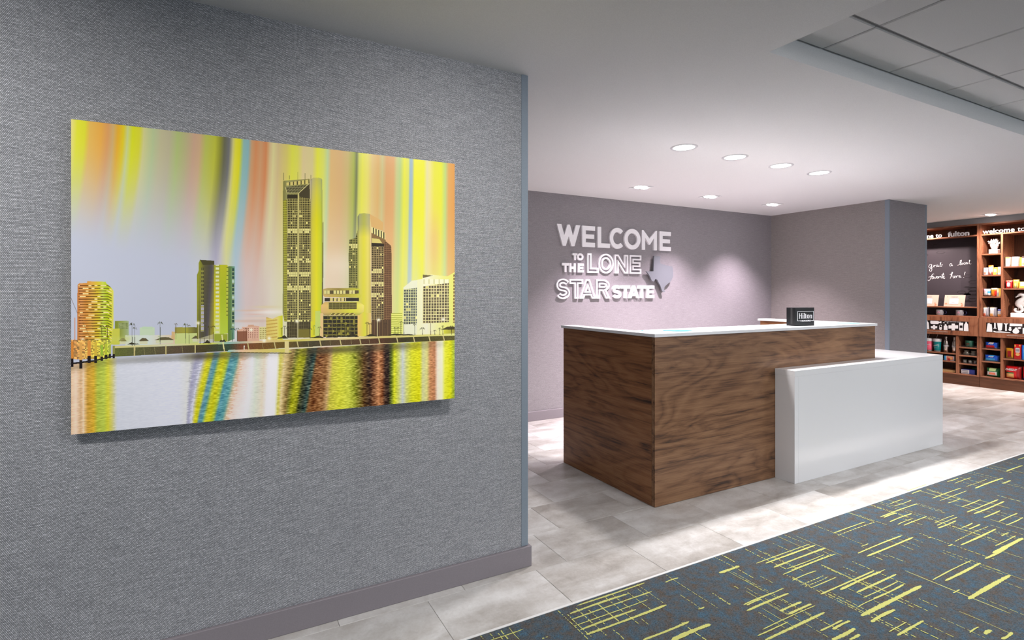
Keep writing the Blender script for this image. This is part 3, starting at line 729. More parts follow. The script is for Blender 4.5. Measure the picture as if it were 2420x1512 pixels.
    def fill(pts, col, a=1.0):
        r0, r1, c0, c1 = win(pts)
        if r1 <= r0 or c1 <= c0: return
        x, y = PX[r0:r1, c0:c1], PY[r0:r1, c0:c1]; m = np.zeros(x.shape, bool); n = len(pts)
        for i in range(n):
            (x0, y0), (x1, y1) = pts[i], pts[(i + 1) % n]
            if y0 == y1: continue
            m ^= ((y0 > y) != (y1 > y)) & (x < (x1 - x0) * (y - y0) / (y1 - y0) + x0)
        c = col(x, y) if callable(col) else np.broadcast_to(np.array(col, float), x.shape + (3,))
        sub = img[r0:r1, c0:c1]; mm = (m * a)[..., None]; sub[:] = sub * (1 - mm) + c * mm
    def line(x0, y0, x1, y1, w, col, a=1.0):
        d = math.hypot(x1 - x0, y1 - y0) or 1; nx, ny = -(y1 - y0) / d * w / 2, (x1 - x0) / d * w / 2
        fill([(x0 + nx, y0 + ny), (x1 + nx, y1 + ny), (x1 - nx, y1 - ny), (x0 - nx, y0 - ny)], col, a)
    R_ = lambda x0, y0, x1, y1: [(x0, y0), (x1, y0), (x1, y1), (x0, y1)]
    def P(*stops): return lambda x, y: pal(x, stops)
    hsh = lambda i, j: np.abs(np.sin(i * 127.1 + j * 311.7) * 43758.5) % 1.0
    # small far buildings
    fill(R_(272, 756, 304, 800), P((272, (120, 132, 30)), (285, (140, 150, 60)), (304, (160, 176, 130)))); fill(R_(281, 760, 303, 775), lambda x, y: np.where((((x - 281) % 3.2 > .8) & ((y - 760) % 3 > .8))[..., None], [104, 118, 60], [170, 180, 120]))
    fill(R_(330, 772, 365, 795), (190, 208, 176)); fill(R_(336, 770, 360, 776), (184, 206, 172)); fill(R_(250, 774, 283, 812), (196, 196, 70))
    fill(R_(296, 790, 416, 815), P((296, (204, 210, 190)), (350, (206, 216, 206)), (416, (214, 190, 160))))
    fill(R_(405, 782, 420, 800), (206, 172, 120)); fill(R_(413, 772, 470, 786), P((413, (150, 140, 60)), (440, (160, 156, 50)), (470, (84, 78, 34)))); fill(R_(413, 786, 470, 812), (196, 206, 130))
    for x0, x1, y in ((222, 243, 800), (280, 300, 801), (327, 352, 801), (365, 412, 799), (452, 478, 796)):
        fill([(x0, y + 3), (x0 + (x1 - x0) * .35, y - 4), (x0 + (x1 - x0) * .7, y - 4), (x1, y + 3)], (92, 82, 50)); fill(R_(x0 + 3, y + 3, x1 - 3, y + 10), (206, 206, 170))
    for cx, cy in ((262, 798), (284, 800), (300, 798)): blob(cx, cy, 9, 7, (196, 204, 110), .55)
    fill([(560, 780), (592, 768), (612, 770), (612, 806), (560, 806)], (214, 168, 140)); fill(R_(586, 767, 600, 772), (206, 160, 130))
    fill(R_(572, 772, 612, 800), lambda x, y: np.where((((x - 572) % 5.2 > 3.2) & ((y - 772) % 5 > 2.6))[..., None], [150, 84, 66], [216, 172, 146]))
    fill(R_(612, 772, 630, 802), lambda x, y: np.where((((x - 612) % 6 > 2) & ((y - 772) % 4.6 > 2.6))[..., None], [150, 132, 60], [216, 206, 140]))
    fill([(629, 749), (644, 753), (657, 747), (668, 745), (668, 804), (629, 804)], lambda x, y: np.where((((y - 752 + (x - 629) * .12) % 8 > 5.4) & (x < 655))[..., None], [196, 160, 70], pal(x, [(629, (214, 186, 96)), (655, (222, 206, 110)), (668, (206, 206, 30))])))
    fill(R_(560, 782, 584, 806), (120, 66, 40), .8)
    # tower with striped floors
    T1 = [(184, 671), (188, 667), (206, 666), (207, 662), (250, 663.5), (252, 668), (262, 676), (268.5, 685), (268.5, 768), (262, 810), (183, 815)]
    def c1(x, y):
        b_ = pal(x, [(183, (190, 112, 40)), (192, (214, 150, 84)), (204, (208, 140, 56)), (218, (216, 166, 70)), (232, (214, 190, 40)), (244, (196, 208, 80)), (254, (180, 196, 10)), (262, (206, 204, 40)), (269, (214, 208, 110))])
        fl = (y - 671.5 - np.where(x > 255, (x - 255) * .5, 0)) / 6.32; ph = fl % 1
        lit = hsh(np.floor(fl), np.floor(x / 7)) > .72
        d = pal(x, [(183, (120, 60, 24)), (230, (110, 84, 10)), (269, (96, 104, 20))])
        d = np.where(lit[..., None], [236, 216, 150], d)
        return np.where(((ph < .36) & (x > 187) & (x < 264) & (y > 670))[..., None], d, b_)
    fill(T1, c1)
    # twin-slab tower
    def c2(x, y): return pal(x + np.clip(y - 640, 0, 200) * .07, [(465, (128, 132, 10)), (470, (142, 144, 20)), (478, (110, 108, 30)), (484, (84, 78, 44)), (494, (72, 66, 52)), (500, (78, 70, 74)), (506, (120, 112, 60)), (514, (170, 160, 20))]) + ((np.sin(y * 2.1) * 4)[..., None])
    fill([(465, 648), (468.5, 640), (469, 620), (472, 612.5), (505.5, 615), (505.5, 800), (465, 800)], c2); fill([(472, 612.5), (505.5, 615), (505.5, 624), (479, 625)], (66, 60, 20))
    fill(R_(474, 631, 481, 782), lambda x, y: np.where((((y - 631) % 9.4 < 7.2) & ((x - 474) % 3.6 > .9))[..., None], np.where((y > 720)[..., None], [176, 172, 190], [70, 68, 30]), [156, 152, 60]))
    fill([(505.5, 625), (520, 624.5), (520, 788), (505.5, 788)], lambda x, y: np.where((((y - 631) % 9.4 < 5) & (x > 509) & (x < 517))[..., None], [214, 216, 170], pal(y, [(625, (158, 158, 30)), (720, (206, 196, 10)), (790, (206, 214, 120))])))
    fill([(520, 624.5), (535, 625), (538, 627), (538, 787), (520, 789)], lambda x, y: pal(y, [(625, (180, 180, 6)), (690, (164, 178, 10)), (788, (180, 200, 60))]) + ((np.sin(y * 3.2) * 3)[..., None]))
    fill(R_(534.5, 630, 538.5, 745), lambda x, y: np.where(((y - 630) % 9.4 < 2)[..., None], [90, 96, 14], [180, 186, 60]))
    fill([(538.5, 628), (554, 628.5), (554, 800), (538.5, 806)], P((538, (96, 116, 34)), (545, (92, 128, 70)), (554, (104, 150, 140))))
    fill(R_(547, 633, 553, 775), lambda x, y: np.where((((y - 633) % 9.4 < 7) & ((x - 547) % 6 > 1))[..., None], np.where((hsh(np.floor(y / 9.4), 3) > .7)[..., None], [176, 200, 180], [40, 72, 56]), [140, 160, 110]))
    fill([(505.5, 788), (538, 788), (538, 806), (505.5, 806)], (150, 160, 40)); fill([(465, 800), (506, 788), (506, 806), (466, 806)], (196, 190, 150), .7)
    # tallest tower
    fill([(733, 424), (740, 419.5), (752, 419.5), (759, 421.5), (761, 425), (762.5, 690), (757, 800), (733, 800)], lambda x, y: pal(x, [(733, (170, 160, 80)), (738, (204, 194, 60)), (748, (216, 208, 20)), (757, (196, 200, 40)), (763, (150, 160, 60))]) * np.interp(y, [420, 450, 560, 800], [.90, .95, 1.0, 1.03])[..., None] + (np.interp(y, [420, 470, 520], [40, 20, 0])[..., None] * np.array([-.1, -.1, 1.6])))
    fill([(762.5, 524), (764, 524), (764, 800), (760, 800)], (96, 90, 50))
    fill([(668, 428), (671, 426.5), (731, 422), (735, 760), (672, 760), (668, 740)], P((668, (120, 116, 60)), (678, (150, 146, 90)), (735, (140, 130, 70))))
    fill([(676, 431), (729, 424), (729, 434), (676, 438)], lambda x, y: np.where(((x - 676) % 9 < 6.4)[..., None], [206, 190, 110], [70, 64, 40]))
    fill([(674, 441), (728, 436), (713, 452), (705, 455), (677, 455)], lambda x, y: np.where((((x + y) % 7 < 1) | ((y - 436) % 6 < .9))[..., None], [150, 144, 100], [84, 80, 50])); fill([(731, 425), (732, 470), (706, 464), (706, 456), (729, 434)], (70, 62, 40)); line(704, 457, 730, 433, 1.6, (206, 196, 130)); line(673, 441, 678, 456, 1.4, (196, 186, 120)); fill(R_(678, 459, 703, 470), (52, 46, 28))
    def glass(x0, y0, dx, dy, dark, frame, litrows=(), seed=0):
        def f(x, y):
            i, j = np.floor((x - x0) / dx), np.floor((y - y0) / dy)
            fr = (((x - x0) / dx) % 1 < .26) | (((y - y0) / dy) % 1 < .24)
            c = np.where((hsh(i + seed, j) > .93)[..., None], [206, 196, 120], dark)
            c = c * (.75 + .5 * hsh(i, j + seed))[..., None]
            for r in litrows: c = np.where((((j == r) | (j == r + 1)) & (hsh(i, j) > .25))[..., None], [222, 214, 140], c)
            return np.where(fr[..., None], frame, c)
        return f
    lr = (13, 26, 32, 38, 53)
    fill([(678, 469), (703, 469), (703, 760), (678, 760)], glass(678, 469, 4.0, 5.4, np.array([62, 54, 28.]), np.array([176, 166, 96.]), lr, 1)); fill([(706, 464), (733, 470), (734, 760), (706, 760)], glass(706, 469, 4.0, 5.4, np.array([66, 58, 32.]), np.array([170, 158, 90.]), lr, 4))
    fill([(668.5, 474), (677, 470), (678, 760), (671, 758)], lambda x, y: np.where((((y - 470) % 5.4 < 1.2) | ((x - 668) % 3 < .6))[..., None], [186, 184, 60], [116, 110, 30])); fill(R_(703, 458, 706, 760), (190, 180, 112))
    for sx, sy0 in ((669.5, 408), (683, 414), (703, 406), (720, 409), (734, 413)): line(sx, sy0, sx, 426, .9, (110, 104, 60))
    fill(R_(678, 760, 734, 798), lambda x, y: np.where((((x - 678) % 5.6 < .8) | ((y - 760) % 8 < .8))[..., None], [110, 100, 60], [70, 60, 30])); fill(R_(704, 778, 734, 798), (120, 110, 40)); fill(R_(735, 760, 757, 800), (214, 208, 40))
    # right round-capped tower
    fill([(826, 566), (840, 563), (846, 540), (846, 700), (825, 700), (824, 600)], glass(825, 560, 3.8, 5.2, np.array([66, 66, 30.]), np.array([150, 144, 76.]), (3,), 2))
    fill([(845, 512), (849, 505), (860, 503.5), (874, 505.5), (879, 790), (846, 790)], lambda x, y: pal(x, [(845, (150, 146, 70)), (850, (204, 196, 90)), (860, (214, 206, 60)), (870, (220, 206, 100)), (878, (196, 176, 90))]) + (np.interp(y, [503, 530, 560], [30, 26, 0])[..., None] * np.array([-1.6, -1.3, .6])))
    fill([(874, 505.5), (895, 517), (906, 526), (906, 545), (878, 536)], (206, 166, 104)); fill([(878, 536), (906, 548), (911, 551), (911, 566), (878, 552)], lambda x, y: np.where(((x - 878) % 6.2 < 3.6)[..., None], [222, 210, 140], [60, 48, 30])); fill([(878, 550), (912, 567), (912, 574), (925, 581), (878, 575)], (130, 100, 60)); fill([(879, 563), (897, 565), (904, 575), (879, 574)], (206, 190, 110)); fill([(878, 574), (908, 576), (908, 586), (878, 584)], (48, 38, 26))
    fill([(878, 583), (908, 583), (909, 758), (879, 757)], glass(878, 583, 4.1, 5.2, np.array([58, 44, 26.]), np.array([168, 146, 96.]), (10, 16, 21), 7)); fill([(908, 576), (912, 570), (925, 581), (926.5, 602), (927.5, 758), (909, 758)], lambda x, y: np.where((((y - 576) % 5.2 < 1.2) | ((x - 909) % 5.4 < .8))[..., None], [140, 104, 66], [96, 66, 42]))
    fill(R_(879, 757, 926, 796), lambda x, y: np.where(((x - 879) % 6.4 < 1)[..., None], [120, 92, 56], [84, 62, 40])); fill(R_(846, 740, 878, 796), P((846, (226, 186, 110)), (862, (214, 210, 60)), (878, (222, 190, 120))))
    # drum-shaped low building
    fill([(763, 683), (775, 680.5), (846, 681.5), (851, 684), (851, 697), (763, 697)], P((763, (190, 166, 100)), (800, (150, 130, 60)), (851, (196, 196, 60)))); fill(R_(766, 686.5, 849, 694.5), lambda x, y: np.where((((x - 766) % 7.5 < 6))[..., None], np.where((hsh(np.floor(x / 7.5), 2) > .35)[..., None], [216, 206, 130], [90, 76, 40]), [70, 60, 34]))
    fill([(763, 696), (856, 697), (853, 704), (767, 702)], P((763, (206, 170, 100)), (810, (176, 160, 60)), (856, (206, 200, 70)))); fill(R_(767, 704, 849, 712), lambda x, y: np.where(((x > 780) & (x < 818) & ((x - 780) % 9 < 7))[..., None], [214, 196, 120], [44, 36, 22]))
    fill([(768, 713), (848, 713), (861, 722), (861, 737), (850, 745), (766, 745), (759, 738), (759, 722)], lambda x, y: pal(x, [(759, (216, 176, 110)), (800, (206, 186, 80)), (830, (214, 212, 60)), (861, (226, 210, 110))]) * np.interp(y, [713, 722, 738, 745], [.95, 1.05, .98, .8])[..., None]); fill(R_(777, 715, 844, 731), lambda x, y: np.where((((x - 777) % 8.2 < .9) | ((y - 715) % 5.4 < .8))[..., None], [150, 140, 70], [92, 84, 34])); fill(R_(780, 740, 840, 744.5), lambda x, y: np.where(((x + y * 1.3) % 11 < 7)[..., None], [110, 96, 40], [206, 190, 100]))
    fill(R_(764, 746, 846, 797), lambda x, y: np.where((((x - 764) % 10.5 < 1.3))[..., None], [120, 112, 50], np.where((((y - 746) % 9 < 1.6) | (hsh(np.floor(x / 5), np.floor(y / 6)) > .8))[..., None], [150, 140, 50], [44, 38, 20]))); fill(R_(757, 740, 764, 798), (224, 190, 130)); fill(R_(745, 735, 757, 798), (180, 206, 150), .6)
    # hotel at the right
    fill(R_(926, 741, 952, 797), lambda x, y: np.where(((y - 741) % 5 < 2)[..., None], [170, 176, 60], [226, 226, 120])); fill([(955, 680), (975, 664), (988, 663), (988, 796), (955, 796)], (226, 226, 196)); fill([(1000, 655), (1022, 650), (1060, 654), (1074, 646), (1079, 644), (1079, 796), (988, 796), (988, 662), (1000, 660)], P((988, (232, 230, 180)), (1010, (232, 228, 200)), (1050, (226, 224, 130)), (1079, (222, 220, 110)))); fill([(1001, 650), (1026, 652), (1001, 658)], (110, 100, 60)); fill(R_(1003, 661, 1064, 672), lambda x, y: np.where(((x - 1003) % 12 < 2)[..., None], [190, 184, 120], [236, 234, 196]))
    fill([(955, 685), (987, 681), (987, 766), (956, 768)], glass(955, 684, 5.6, 6.4, np.array([86, 90, 84.]), np.array([206, 206, 150.]), (), 3)); fill([(1001, 678), (1063, 670), (1064, 763), (1001, 766)], lambda x, y: glass(1001, 675, 6.4, 6.9, np.array([96, 84, 62.]), np.array([220, 210, 150.]), (), 9)(x, y) * 1.0); fill(R_(1074, 650, 1078, 765), lambda x, y: np.where(((y - 650) % 8 < 5)[..., None], [130, 100, 50], [220, 206, 120])); fill(R_(1052, 777, 1079, 796), P((1052, (206, 206, 60)), (1079, (150, 140, 60)))); fill([(1046, 781), (1060, 774), (1079, 774), (1079, 781)], (74, 66, 30))
    # promenade, sea wall and its dividers
    ys = lambda x: np.interp(x, [250, 300, 420, 540, 680, 800, 1079], [821, 819.5, 815.5, 812, 807.5, 803.5, 795])
    yl = lambda x: np.interp(x, [250, 300, 420, 540, 680, 800, 1079], [841, 839, 834, 829, 822, 817, 806])
    xs2 = list(np.linspace(268, 1079, 30))
    fill([(x, ys(x) - 5) for x in xs2] + [(x, ys(x) + 1) for x in xs2[::-1]], P((268, (206, 196, 120)), (400, (206, 204, 170)), (500, (206, 206, 90)), (540, (140, 180, 170)), (600, (226, 190, 150)), (700, (206, 196, 90)), (800, (226, 206, 150)), (920, (206, 190, 110)), (1079, (220, 220, 130))))
    fill([(x, ys(x)) for x in xs2] + [(x, yl(x)) for x in xs2[::-1]], lambda x, y: pal(x, [(268, (96, 104, 40)), (320, (90, 92, 50)), (420, (86, 70, 50)), (480, (70, 60, 24)), (540, (50, 70, 50)), (570, (120, 66, 36)), (660, (110, 84, 24)), (740, (70, 64, 40)), (800, (90, 70, 40)), (900, (84, 54, 34)), (960, (60, 54, 24)), (1079, (96, 90, 40))]) * (.85 + .3 * hsh(np.floor(x * .9), np.floor(y * 1.3)))[..., None])
    for x in (318, 392, 461, 527, 585, 648, 702, 756, 804, 851, 896, 939, 979, 1016, 1050):
        line(x, ys(x) - 1, x + (3.5 if x > 500 else 0), yl(x) + 1, 3.2 if x < 500 else 2.4, (196, 182, 120)); 
    for x in (340, 365, 430, 620, 674, 728, 780, 830, 873): line(x, ys(x) + 1, x + 2, yl(x) - 1, .8, (150, 140, 90))
    fill([(540, 826), (600, 825), (676, 824), (690, 832), (600, 833), (536, 831)], P((540, (150, 190, 180)), (570, (226, 186, 150)), (620, (216, 196, 110)), (690, (206, 200, 90)))); line(545, 832, 690, 835, 2.2, (90, 76, 34)); fill(R_(673, 806, 683, 834), (222, 206, 140)); line(524, 790, 529, 824, 3, (220, 216, 150)); line(577, 816, 577, 826, 2, (236, 230, 210))
    # shrubs, palms, lamps
    for x0, x1, y, h_ in ((655, 682, 800, 9), (730, 770, 799, 6), (770, 800, 798, 6), (806, 850, 797, 9), (860, 900, 796, 6), (915, 984, 794, 6), (300, 330, 812, 6), (478, 500, 810, 8), (518, 534, 807, 8)):
        fill([(x0, y)] + [(x0 + (x1 - x0) * i / 8, y - h_ * math.sin(PI * i / 8) * (.7 + .3 * math.sin(i * 5.1 + x0))) for i in range(1, 8)] + [(x1, y)], (50, 44, 18))
    def palm(x, y0, y1, r, col):
        line(x, y1, x + .6, y0, 1.1, col)
        for k_ in range(9):
            a = PI * (.02 + k_ / 8 * .96) + .3 * math.sin(x + k_); dx, dy = math.cos(a) * r, -math.sin(a) * r * .8
            tipx, tipy = x + dx, y1 + dy + r * .45
            fill([(x, y1), (x + dx * .55 - dy * .12, y1 + dy * .95), (tipx, tipy), (x + dx * .5 + dy * .14, y1 + dy * .55)], col, .92)
    for a in ((241, 815, 772, 9, (84, 96, 20)), (254, 813, 771, 9, (90, 70, 20)), (312, 815, 767, 10, (60, 62, 40)), (318, 815, 775, 7, (80, 84, 60)), (378, 812, 764, 9, (60, 66, 40)), (376, 812, 795, 5, (150, 170, 110)), (415, 800, 766, 6, (100, 86, 50)), (438, 811, 768, 9, (80, 84, 40)), (446, 811, 770, 6, (110, 110, 70)), (472, 812, 764, 5, (80, 74, 80)), (482, 810, 765, 7, (90, 84, 70)), (494, 808, 774, 8, (70, 62, 16)), (503, 808, 773, 8, (70, 62, 16)), (549, 806, 779, 9, (50, 80, 70)), (560, 806, 778, 7, (84, 84, 50)), (582, 804, 778, 7, (120, 70, 40)), (672, 799, 773, 6, (60, 54, 14)), (666, 799, 777, 5, (84, 80, 20)), (680, 798, 776, 6, (50, 44, 20)), (732, 798, 778, 6, (54, 50, 20)), (742, 792, 772, 5, (100, 130, 60)), (755, 797, 776, 7, (100, 84, 44)), (785, 797, 768, 9, (110, 96, 60)), (797, 797, 772, 7, (60, 56, 24)), (815, 797, 773, 9, (70, 66, 24)), (830, 797, 770, 9, (80, 76, 34)), (840, 796, 772, 7, (60, 56, 24)), (868, 796, 766, 7, (60, 46, 26)), (875, 796, 768, 6, (70, 50, 30)), (912, 795, 768, 7, (70, 54, 36)), (935, 794, 778, 6, (60, 62, 20)), (942, 794, 778, 6, (54, 56, 16)), (949, 794, 764, 6, (60, 60, 30)), (956, 794, 765, 5, (84, 84, 56)), (982, 794, 770, 6, (70, 70, 24)), (1000, 794, 780, 8, (60, 60, 24)), (1020, 794, 765, 7, (90, 70, 40)), (1030, 794, 785, 6, (56, 46, 30)), (1042, 794, 780, 6, (50, 44, 24)), (1049, 793, 774, 5, (80, 80, 24)), (1070, 793, 775, 7, (60, 50, 20))): palm(*a)
    for x, y0, y1 in ((704, 803, 759), (893, 796, 757), (469, 812, 762)): line(x, y0, x, y1, 1.6, (210, 200, 150)); 
    for x, y in ((702, 759), (896, 757), (624, 805), (636, 799), (196, 800), (214, 812), (1050, 756), (468, 762), (593, 779)): blob(x, y, 4.5, 4, (250, 244, 220), .95)
    # pier and masts at the lower left
    line(178, 748, 178, 812, 1.6, (206, 130, 70)); line(194, 738, 194, 815, 1, (190, 130, 70)); line(169, 702, 184, 738, .9, (110, 90, 84)); line(197, 760, 214, 796, .8, (120, 90, 40))
    fill(R_(169, 800, 262, 846), lambda x, y: pal(x, [(169, (206, 140, 70)), (200, (206, 150, 70)), (225, (206, 176, 50)), (262, (180, 190, 60))]) * (.55 + .75 * hsh(np.floor(x / 3.2), np.floor(y / 2.6)))[..., None] + 20)
    for x, wd, y0, y1, yk, c in ((172, 6, 805, 846, 844, (206, 130, 50)), (192, 7, 806, 848, 848, (214, 160, 80)), (211, 8, 802, 840, 838, (212, 140, 60)), (227, 7, 806, 838, 838, (206, 176, 60)), (241, 6, 812, 838, 840, (150, 180, 50)), (251, 6, 810, 836, 836, (180, 190, 50)), (260, 5, 812, 834, 834, (170, 180, 70)), (269, 5, 815, 834, 834, (140, 140, 70))):
        fill(R_(x - wd / 2, y0, x + wd / 2, y1), c); fill(R_(x - wd / 2, yk, x + wd / 2, yk + (20 if x < 200 else 17 if x < 235 else 10)), (22, 14, 18))
    line(172, 856, 222, 850, 4, (26, 18, 16)); line(222, 850, 268, 839, 3, (40, 36, 20))
    img2 = np.clip(img, 0, 255) / 255.0
    return img2
PRINT_GAIN = 1.32
def make_print_image():
    a = paint_picture(); H_, W_ = a.shape[:2]
    l = np.where(a <= .04045, a / 12.92, ((a + .055) / 1.055) ** 2.4)
    out = np.ones((H_, W_, 4), np.float32); out[..., :3] = l[::-1]
    im = bpy.data.images.new('skyline_print', W_, H_, float_buffer=True, is_data=False)
    im.colorspace_settings.name = 'Linear Rec.709'
    im.pixels.foreach_set(out.ravel()); im.update(); im.pack()
    return im
m, nt, b = new_mat('skyline_print')
ti = N(nt, 'ShaderNodeTexImage'); ti.image = make_print_image(); ti.extension = 'EXTEND'
uvn = N(nt, 'ShaderNodeUVMap'); nt.links.new(uvn.outputs[0], ti.inputs[0])
gain = N(nt, 'ShaderNodeMix', data_type='RGBA', blend_type='MULTIPLY'); gain.clamp_result = False
gain.inputs['Factor'].default_value = 1.0; gain.inputs['B'].default_value = (PRINT_GAIN, PRINT_GAIN, PRINT_GAIN, 1)
nt.links.new(ti.outputs['Color'], gain.inputs['A']); nt.links.new(gain.outputs['Result'], b.inputs['Base Color'])
b.inputs['Roughness'].default_value = .25; b.inputs['Specular IOR Level'].default_value = .25
mb = MB(); mb.box(-PW / 2, PW / 2, 0.0012, .016, -PH / 2, PH / 2, b=.0008); mb.build('panel', pm('panel_edge', rgb(214, 205, 150), .4), pic, local=True)
mb = MB(); mb.v = [(-PW / 2, 0, -PH / 2), (PW / 2, 0, -PH / 2), (PW / 2, 0, PH / 2), (-PW / 2, 0, PH / 2), (-PW / 2, 0.001, -PH / 2), (PW / 2, 0.001, -PH / 2), (PW / 2, 0.001, PH / 2), (-PW / 2, 0.001, PH / 2)]
for q in ((0, 1, 2, 3), (7, 6, 5, 4), (0, 4, 5, 1), (1, 5, 6, 2), (2, 6, 7, 3), (3, 7, 4, 0)): mb.face(q)
pp = mb.build('print', m, pic, local=True)
uv = pp.data.uv_layers.new(name='UVMap')
for lp in pp.data.loops:
    co = pp.data.vertices[lp.vertex_index].co
    uv.data[lp.index].uv = (co.x / PW + .5, co.z / PH + .5)
for dz in (-.3, .3):
    mb = MB(); mb.box(-.5, .5, .0162, .030, dz - .02, dz + .02); mb.build('batten', M['black'], pic, local=True)
mb = MB(); mb.box(.43, .47, .0302, .054, -.32, .32); mb.build('hanger', M['black'], pic, local=True)

# traced data: chalk strokes, board hexagons, drawer icons, carpet lines (metres)
CHALK = [[(4.085,1.749),(4.1,1.753),(4.115,1.74),(4.122,1.718),(4.115,1.699),(4.1,1.704),(4.089,1.729),(4.085,1.749),(4.085,1.698),(4.08,1.668),(4.091,1.646),(4.108,1.649),(4.113,1.669),(4.1,1.689),(4.074,1.698)],[(4.074,1.698),(4.061,1.712),(4.053,1.737),(4.046,1.725),(4.037,1.738),(4.034,1.731)],[(4.053,1.735),(4.053,1.702)],[(4.003,1.735),(4.014,1.74),(4.025,1.724),(4.02,1.707),(4.008,1.717),(4.003,1.735),(4.001,1.71),(3.986,1.712)],[(3.986,1.712),(3.972,1.743),(3.965,1.773),(3.974,1.771),(3.977,1.734),(3.974,1.712),(3.959,1.713),(3.952,1.732),(3.959,1.743),(3.944,1.74)],[(3.83,1.746),(3.847,1.751),(3.859,1.733),(3.854,1.713),(3.841,1.718),(3.829,1.742),(3.829,1.717),(3.818,1.719)],[(3.763,1.719),(3.737,1.732),(3.717,1.77),(3.716,1.799),(3.728,1.795),(3.733,1.752),(3.729,1.724),(3.72,1.727)],[(3.704,1.752),(3.712,1.751),(3.716,1.736),(3.71,1.725),(3.7,1.731),(3.699,1.745),(3.705,1.752),(3.689,1.749)],[(3.672,1.756),(3.681,1.757),(3.688,1.742),(3.683,1.728),(3.67,1.733)],[(3.65,1.759),(3.659,1.762),(3.667,1.746),(3.662,1.733),(3.653,1.74),(3.648,1.759),(3.647,1.736),(3.637,1.737)],[(3.637,1.737),(3.622,1.761),(3.614,1.792),(3.62,1.794),(3.625,1.756),(3.62,1.736),(3.609,1.734),(3.6,1.739)],[(4.053,1.601),(4.065,1.609),(4.08,1.592),(4.096,1.547),(4.109,1.512),(4.126,1.505),(4.133,1.518)],[(4.126,1.56),(4.085,1.569),(4.065,1.575)],[(4.061,1.564),(4.074,1.567),(4.083,1.547),(4.078,1.529),(4.066,1.538),(4.059,1.564),(4.056,1.534),(4.047,1.538)],[(4.047,1.564),(4.037,1.534),(4.02,1.57)],[(4.01,1.565),(4.018,1.56),(4.02,1.543),(4.01,1.535),(4.001,1.547),(4.006,1.565)],[(3.996,1.567),(3.993,1.535),(3.989,1.557),(3.977,1.57),(3.972,1.562)],[(3.966,1.569),(3.964,1.54),(3.957,1.542)],[(3.935,1.618),(3.947,1.568),(3.95,1.546),(3.942,1.537)],[(3.961,1.586),(3.927,1.595)],[(3.937,1.551),(3.924,1.561),(3.927,1.575),(3.937,1.567),(3.937,1.537),(3.925,1.531),(3.915,1.543)],[(3.855,1.531),(3.834,1.58),(3.82,1.624),(3.828,1.629),(3.838,1.59),(3.847,1.531),(3.83,1.57),(3.818,1.575),(3.815,1.535),(3.805,1.54)],[(3.854,1.59),(3.834,1.6)],[(3.802,1.548),(3.787,1.559),(3.792,1.573),(3.802,1.563),(3.8,1.54),(3.785,1.541)],[(3.779,1.571),(3.774,1.539),(3.769,1.563),(3.757,1.576),(3.752,1.566)],[(3.747,1.55),(3.729,1.562),(3.734,1.575),(3.745,1.566),(3.744,1.544),(3.729,1.546),(3.716,1.553)],[(3.672,1.625),(3.685,1.561)],[(3.689,1.547),(3.688,1.539)]]
HEX = [(3.658,2.041,0.0641,0.022,0.0),(4.104,2.024,0.0549,0.022,0.0),(4.038,2.045,0.0305,0.011,1.0),(3.972,1.923,0.058,0.022,0.0),(4.037,1.997,0.0519,0.0195,0.0),(3.549,1.992,0.0336,0.022,0.0),(3.58,1.48,0.0611,0.022,0.0),(3.586,1.377,0.0611,0.0269,0.0),(3.587,1.325,0.0611,0.0269,0.0),(3.646,1.407,0.0427,0.0134,1.0),(3.713,1.333,0.0611,0.022,0.0),(3.647,1.306,0.0458,0.0147,1.0),(3.642,1.565,0.0519,0.022,0.0),(4.144,1.898,0.0153,0.0122,1.0),(3.647,1.304,0.0463,0.0132,1.0),(3.648,1.206,0.0463,0.0132,1.0),(3.582,1.323,0.0661,0.0291,0.0),(3.577,1.266,0.0661,0.0291,0.0),(3.59,1.225,0.0562,0.0265,0.0),(3.565,1.375,0.0661,0.0291,0.0)]
ICL = [[(4.169,0.786),(4.156,0.875),(4.14,0.889),(4.131,0.915),(4.122,0.915),(4.116,0.89),(4.105,0.88),(4.095,0.78)],[(4.08,0.908),(3.989,0.908),(3.968,0.897),(3.954,0.896),(3.954,0.904),(3.941,0.904),(3.941,0.875),(3.954,0.875),(3.955,0.882),(3.971,0.878),(3.982,0.863),(4.071,0.861),(4.08,0.871)],[(4.074,0.827),(4.047,0.828),(4.047,0.845),(4.02,0.847),(4.02,0.83),(3.994,0.831),(3.994,0.8),(4.02,0.798),(4.02,0.781),(4.047,0.78),(4.047,0.796),(4.074,0.795)],[(3.968,0.816),(3.968,0.789),(3.959,0.779),(3.943,0.78),(3.935,0.791),(3.935,0.818)],[(3.9,0.865),(3.879,0.866),(3.879,0.858),(3.884,0.852),(3.866,0.838),(3.866,0.783),(3.912,0.78),(3.912,0.838),(3.895,0.851),(3.9,0.857)],[(3.853,0.85),(3.815,0.852),(3.815,0.877),(3.775,0.879),(3.775,0.854),(3.738,0.856),(3.738,0.809),(3.775,0.807),(3.775,0.782),(3.815,0.78),(3.815,0.805),(3.853,0.802)],[(3.725,0.896),(3.679,0.897),(3.679,0.783),(3.725,0.784)],[(3.67,0.779),(3.664,0.875),(3.652,0.89),(3.648,0.912),(3.637,0.913),(3.632,0.889),(3.621,0.878),(3.613,0.78)],[(3.921,0.89),(3.901,0.89),(3.901,0.879),(3.921,0.879)],[(3.874,0.89),(3.855,0.89),(3.855,0.879),(3.874,0.88)]]
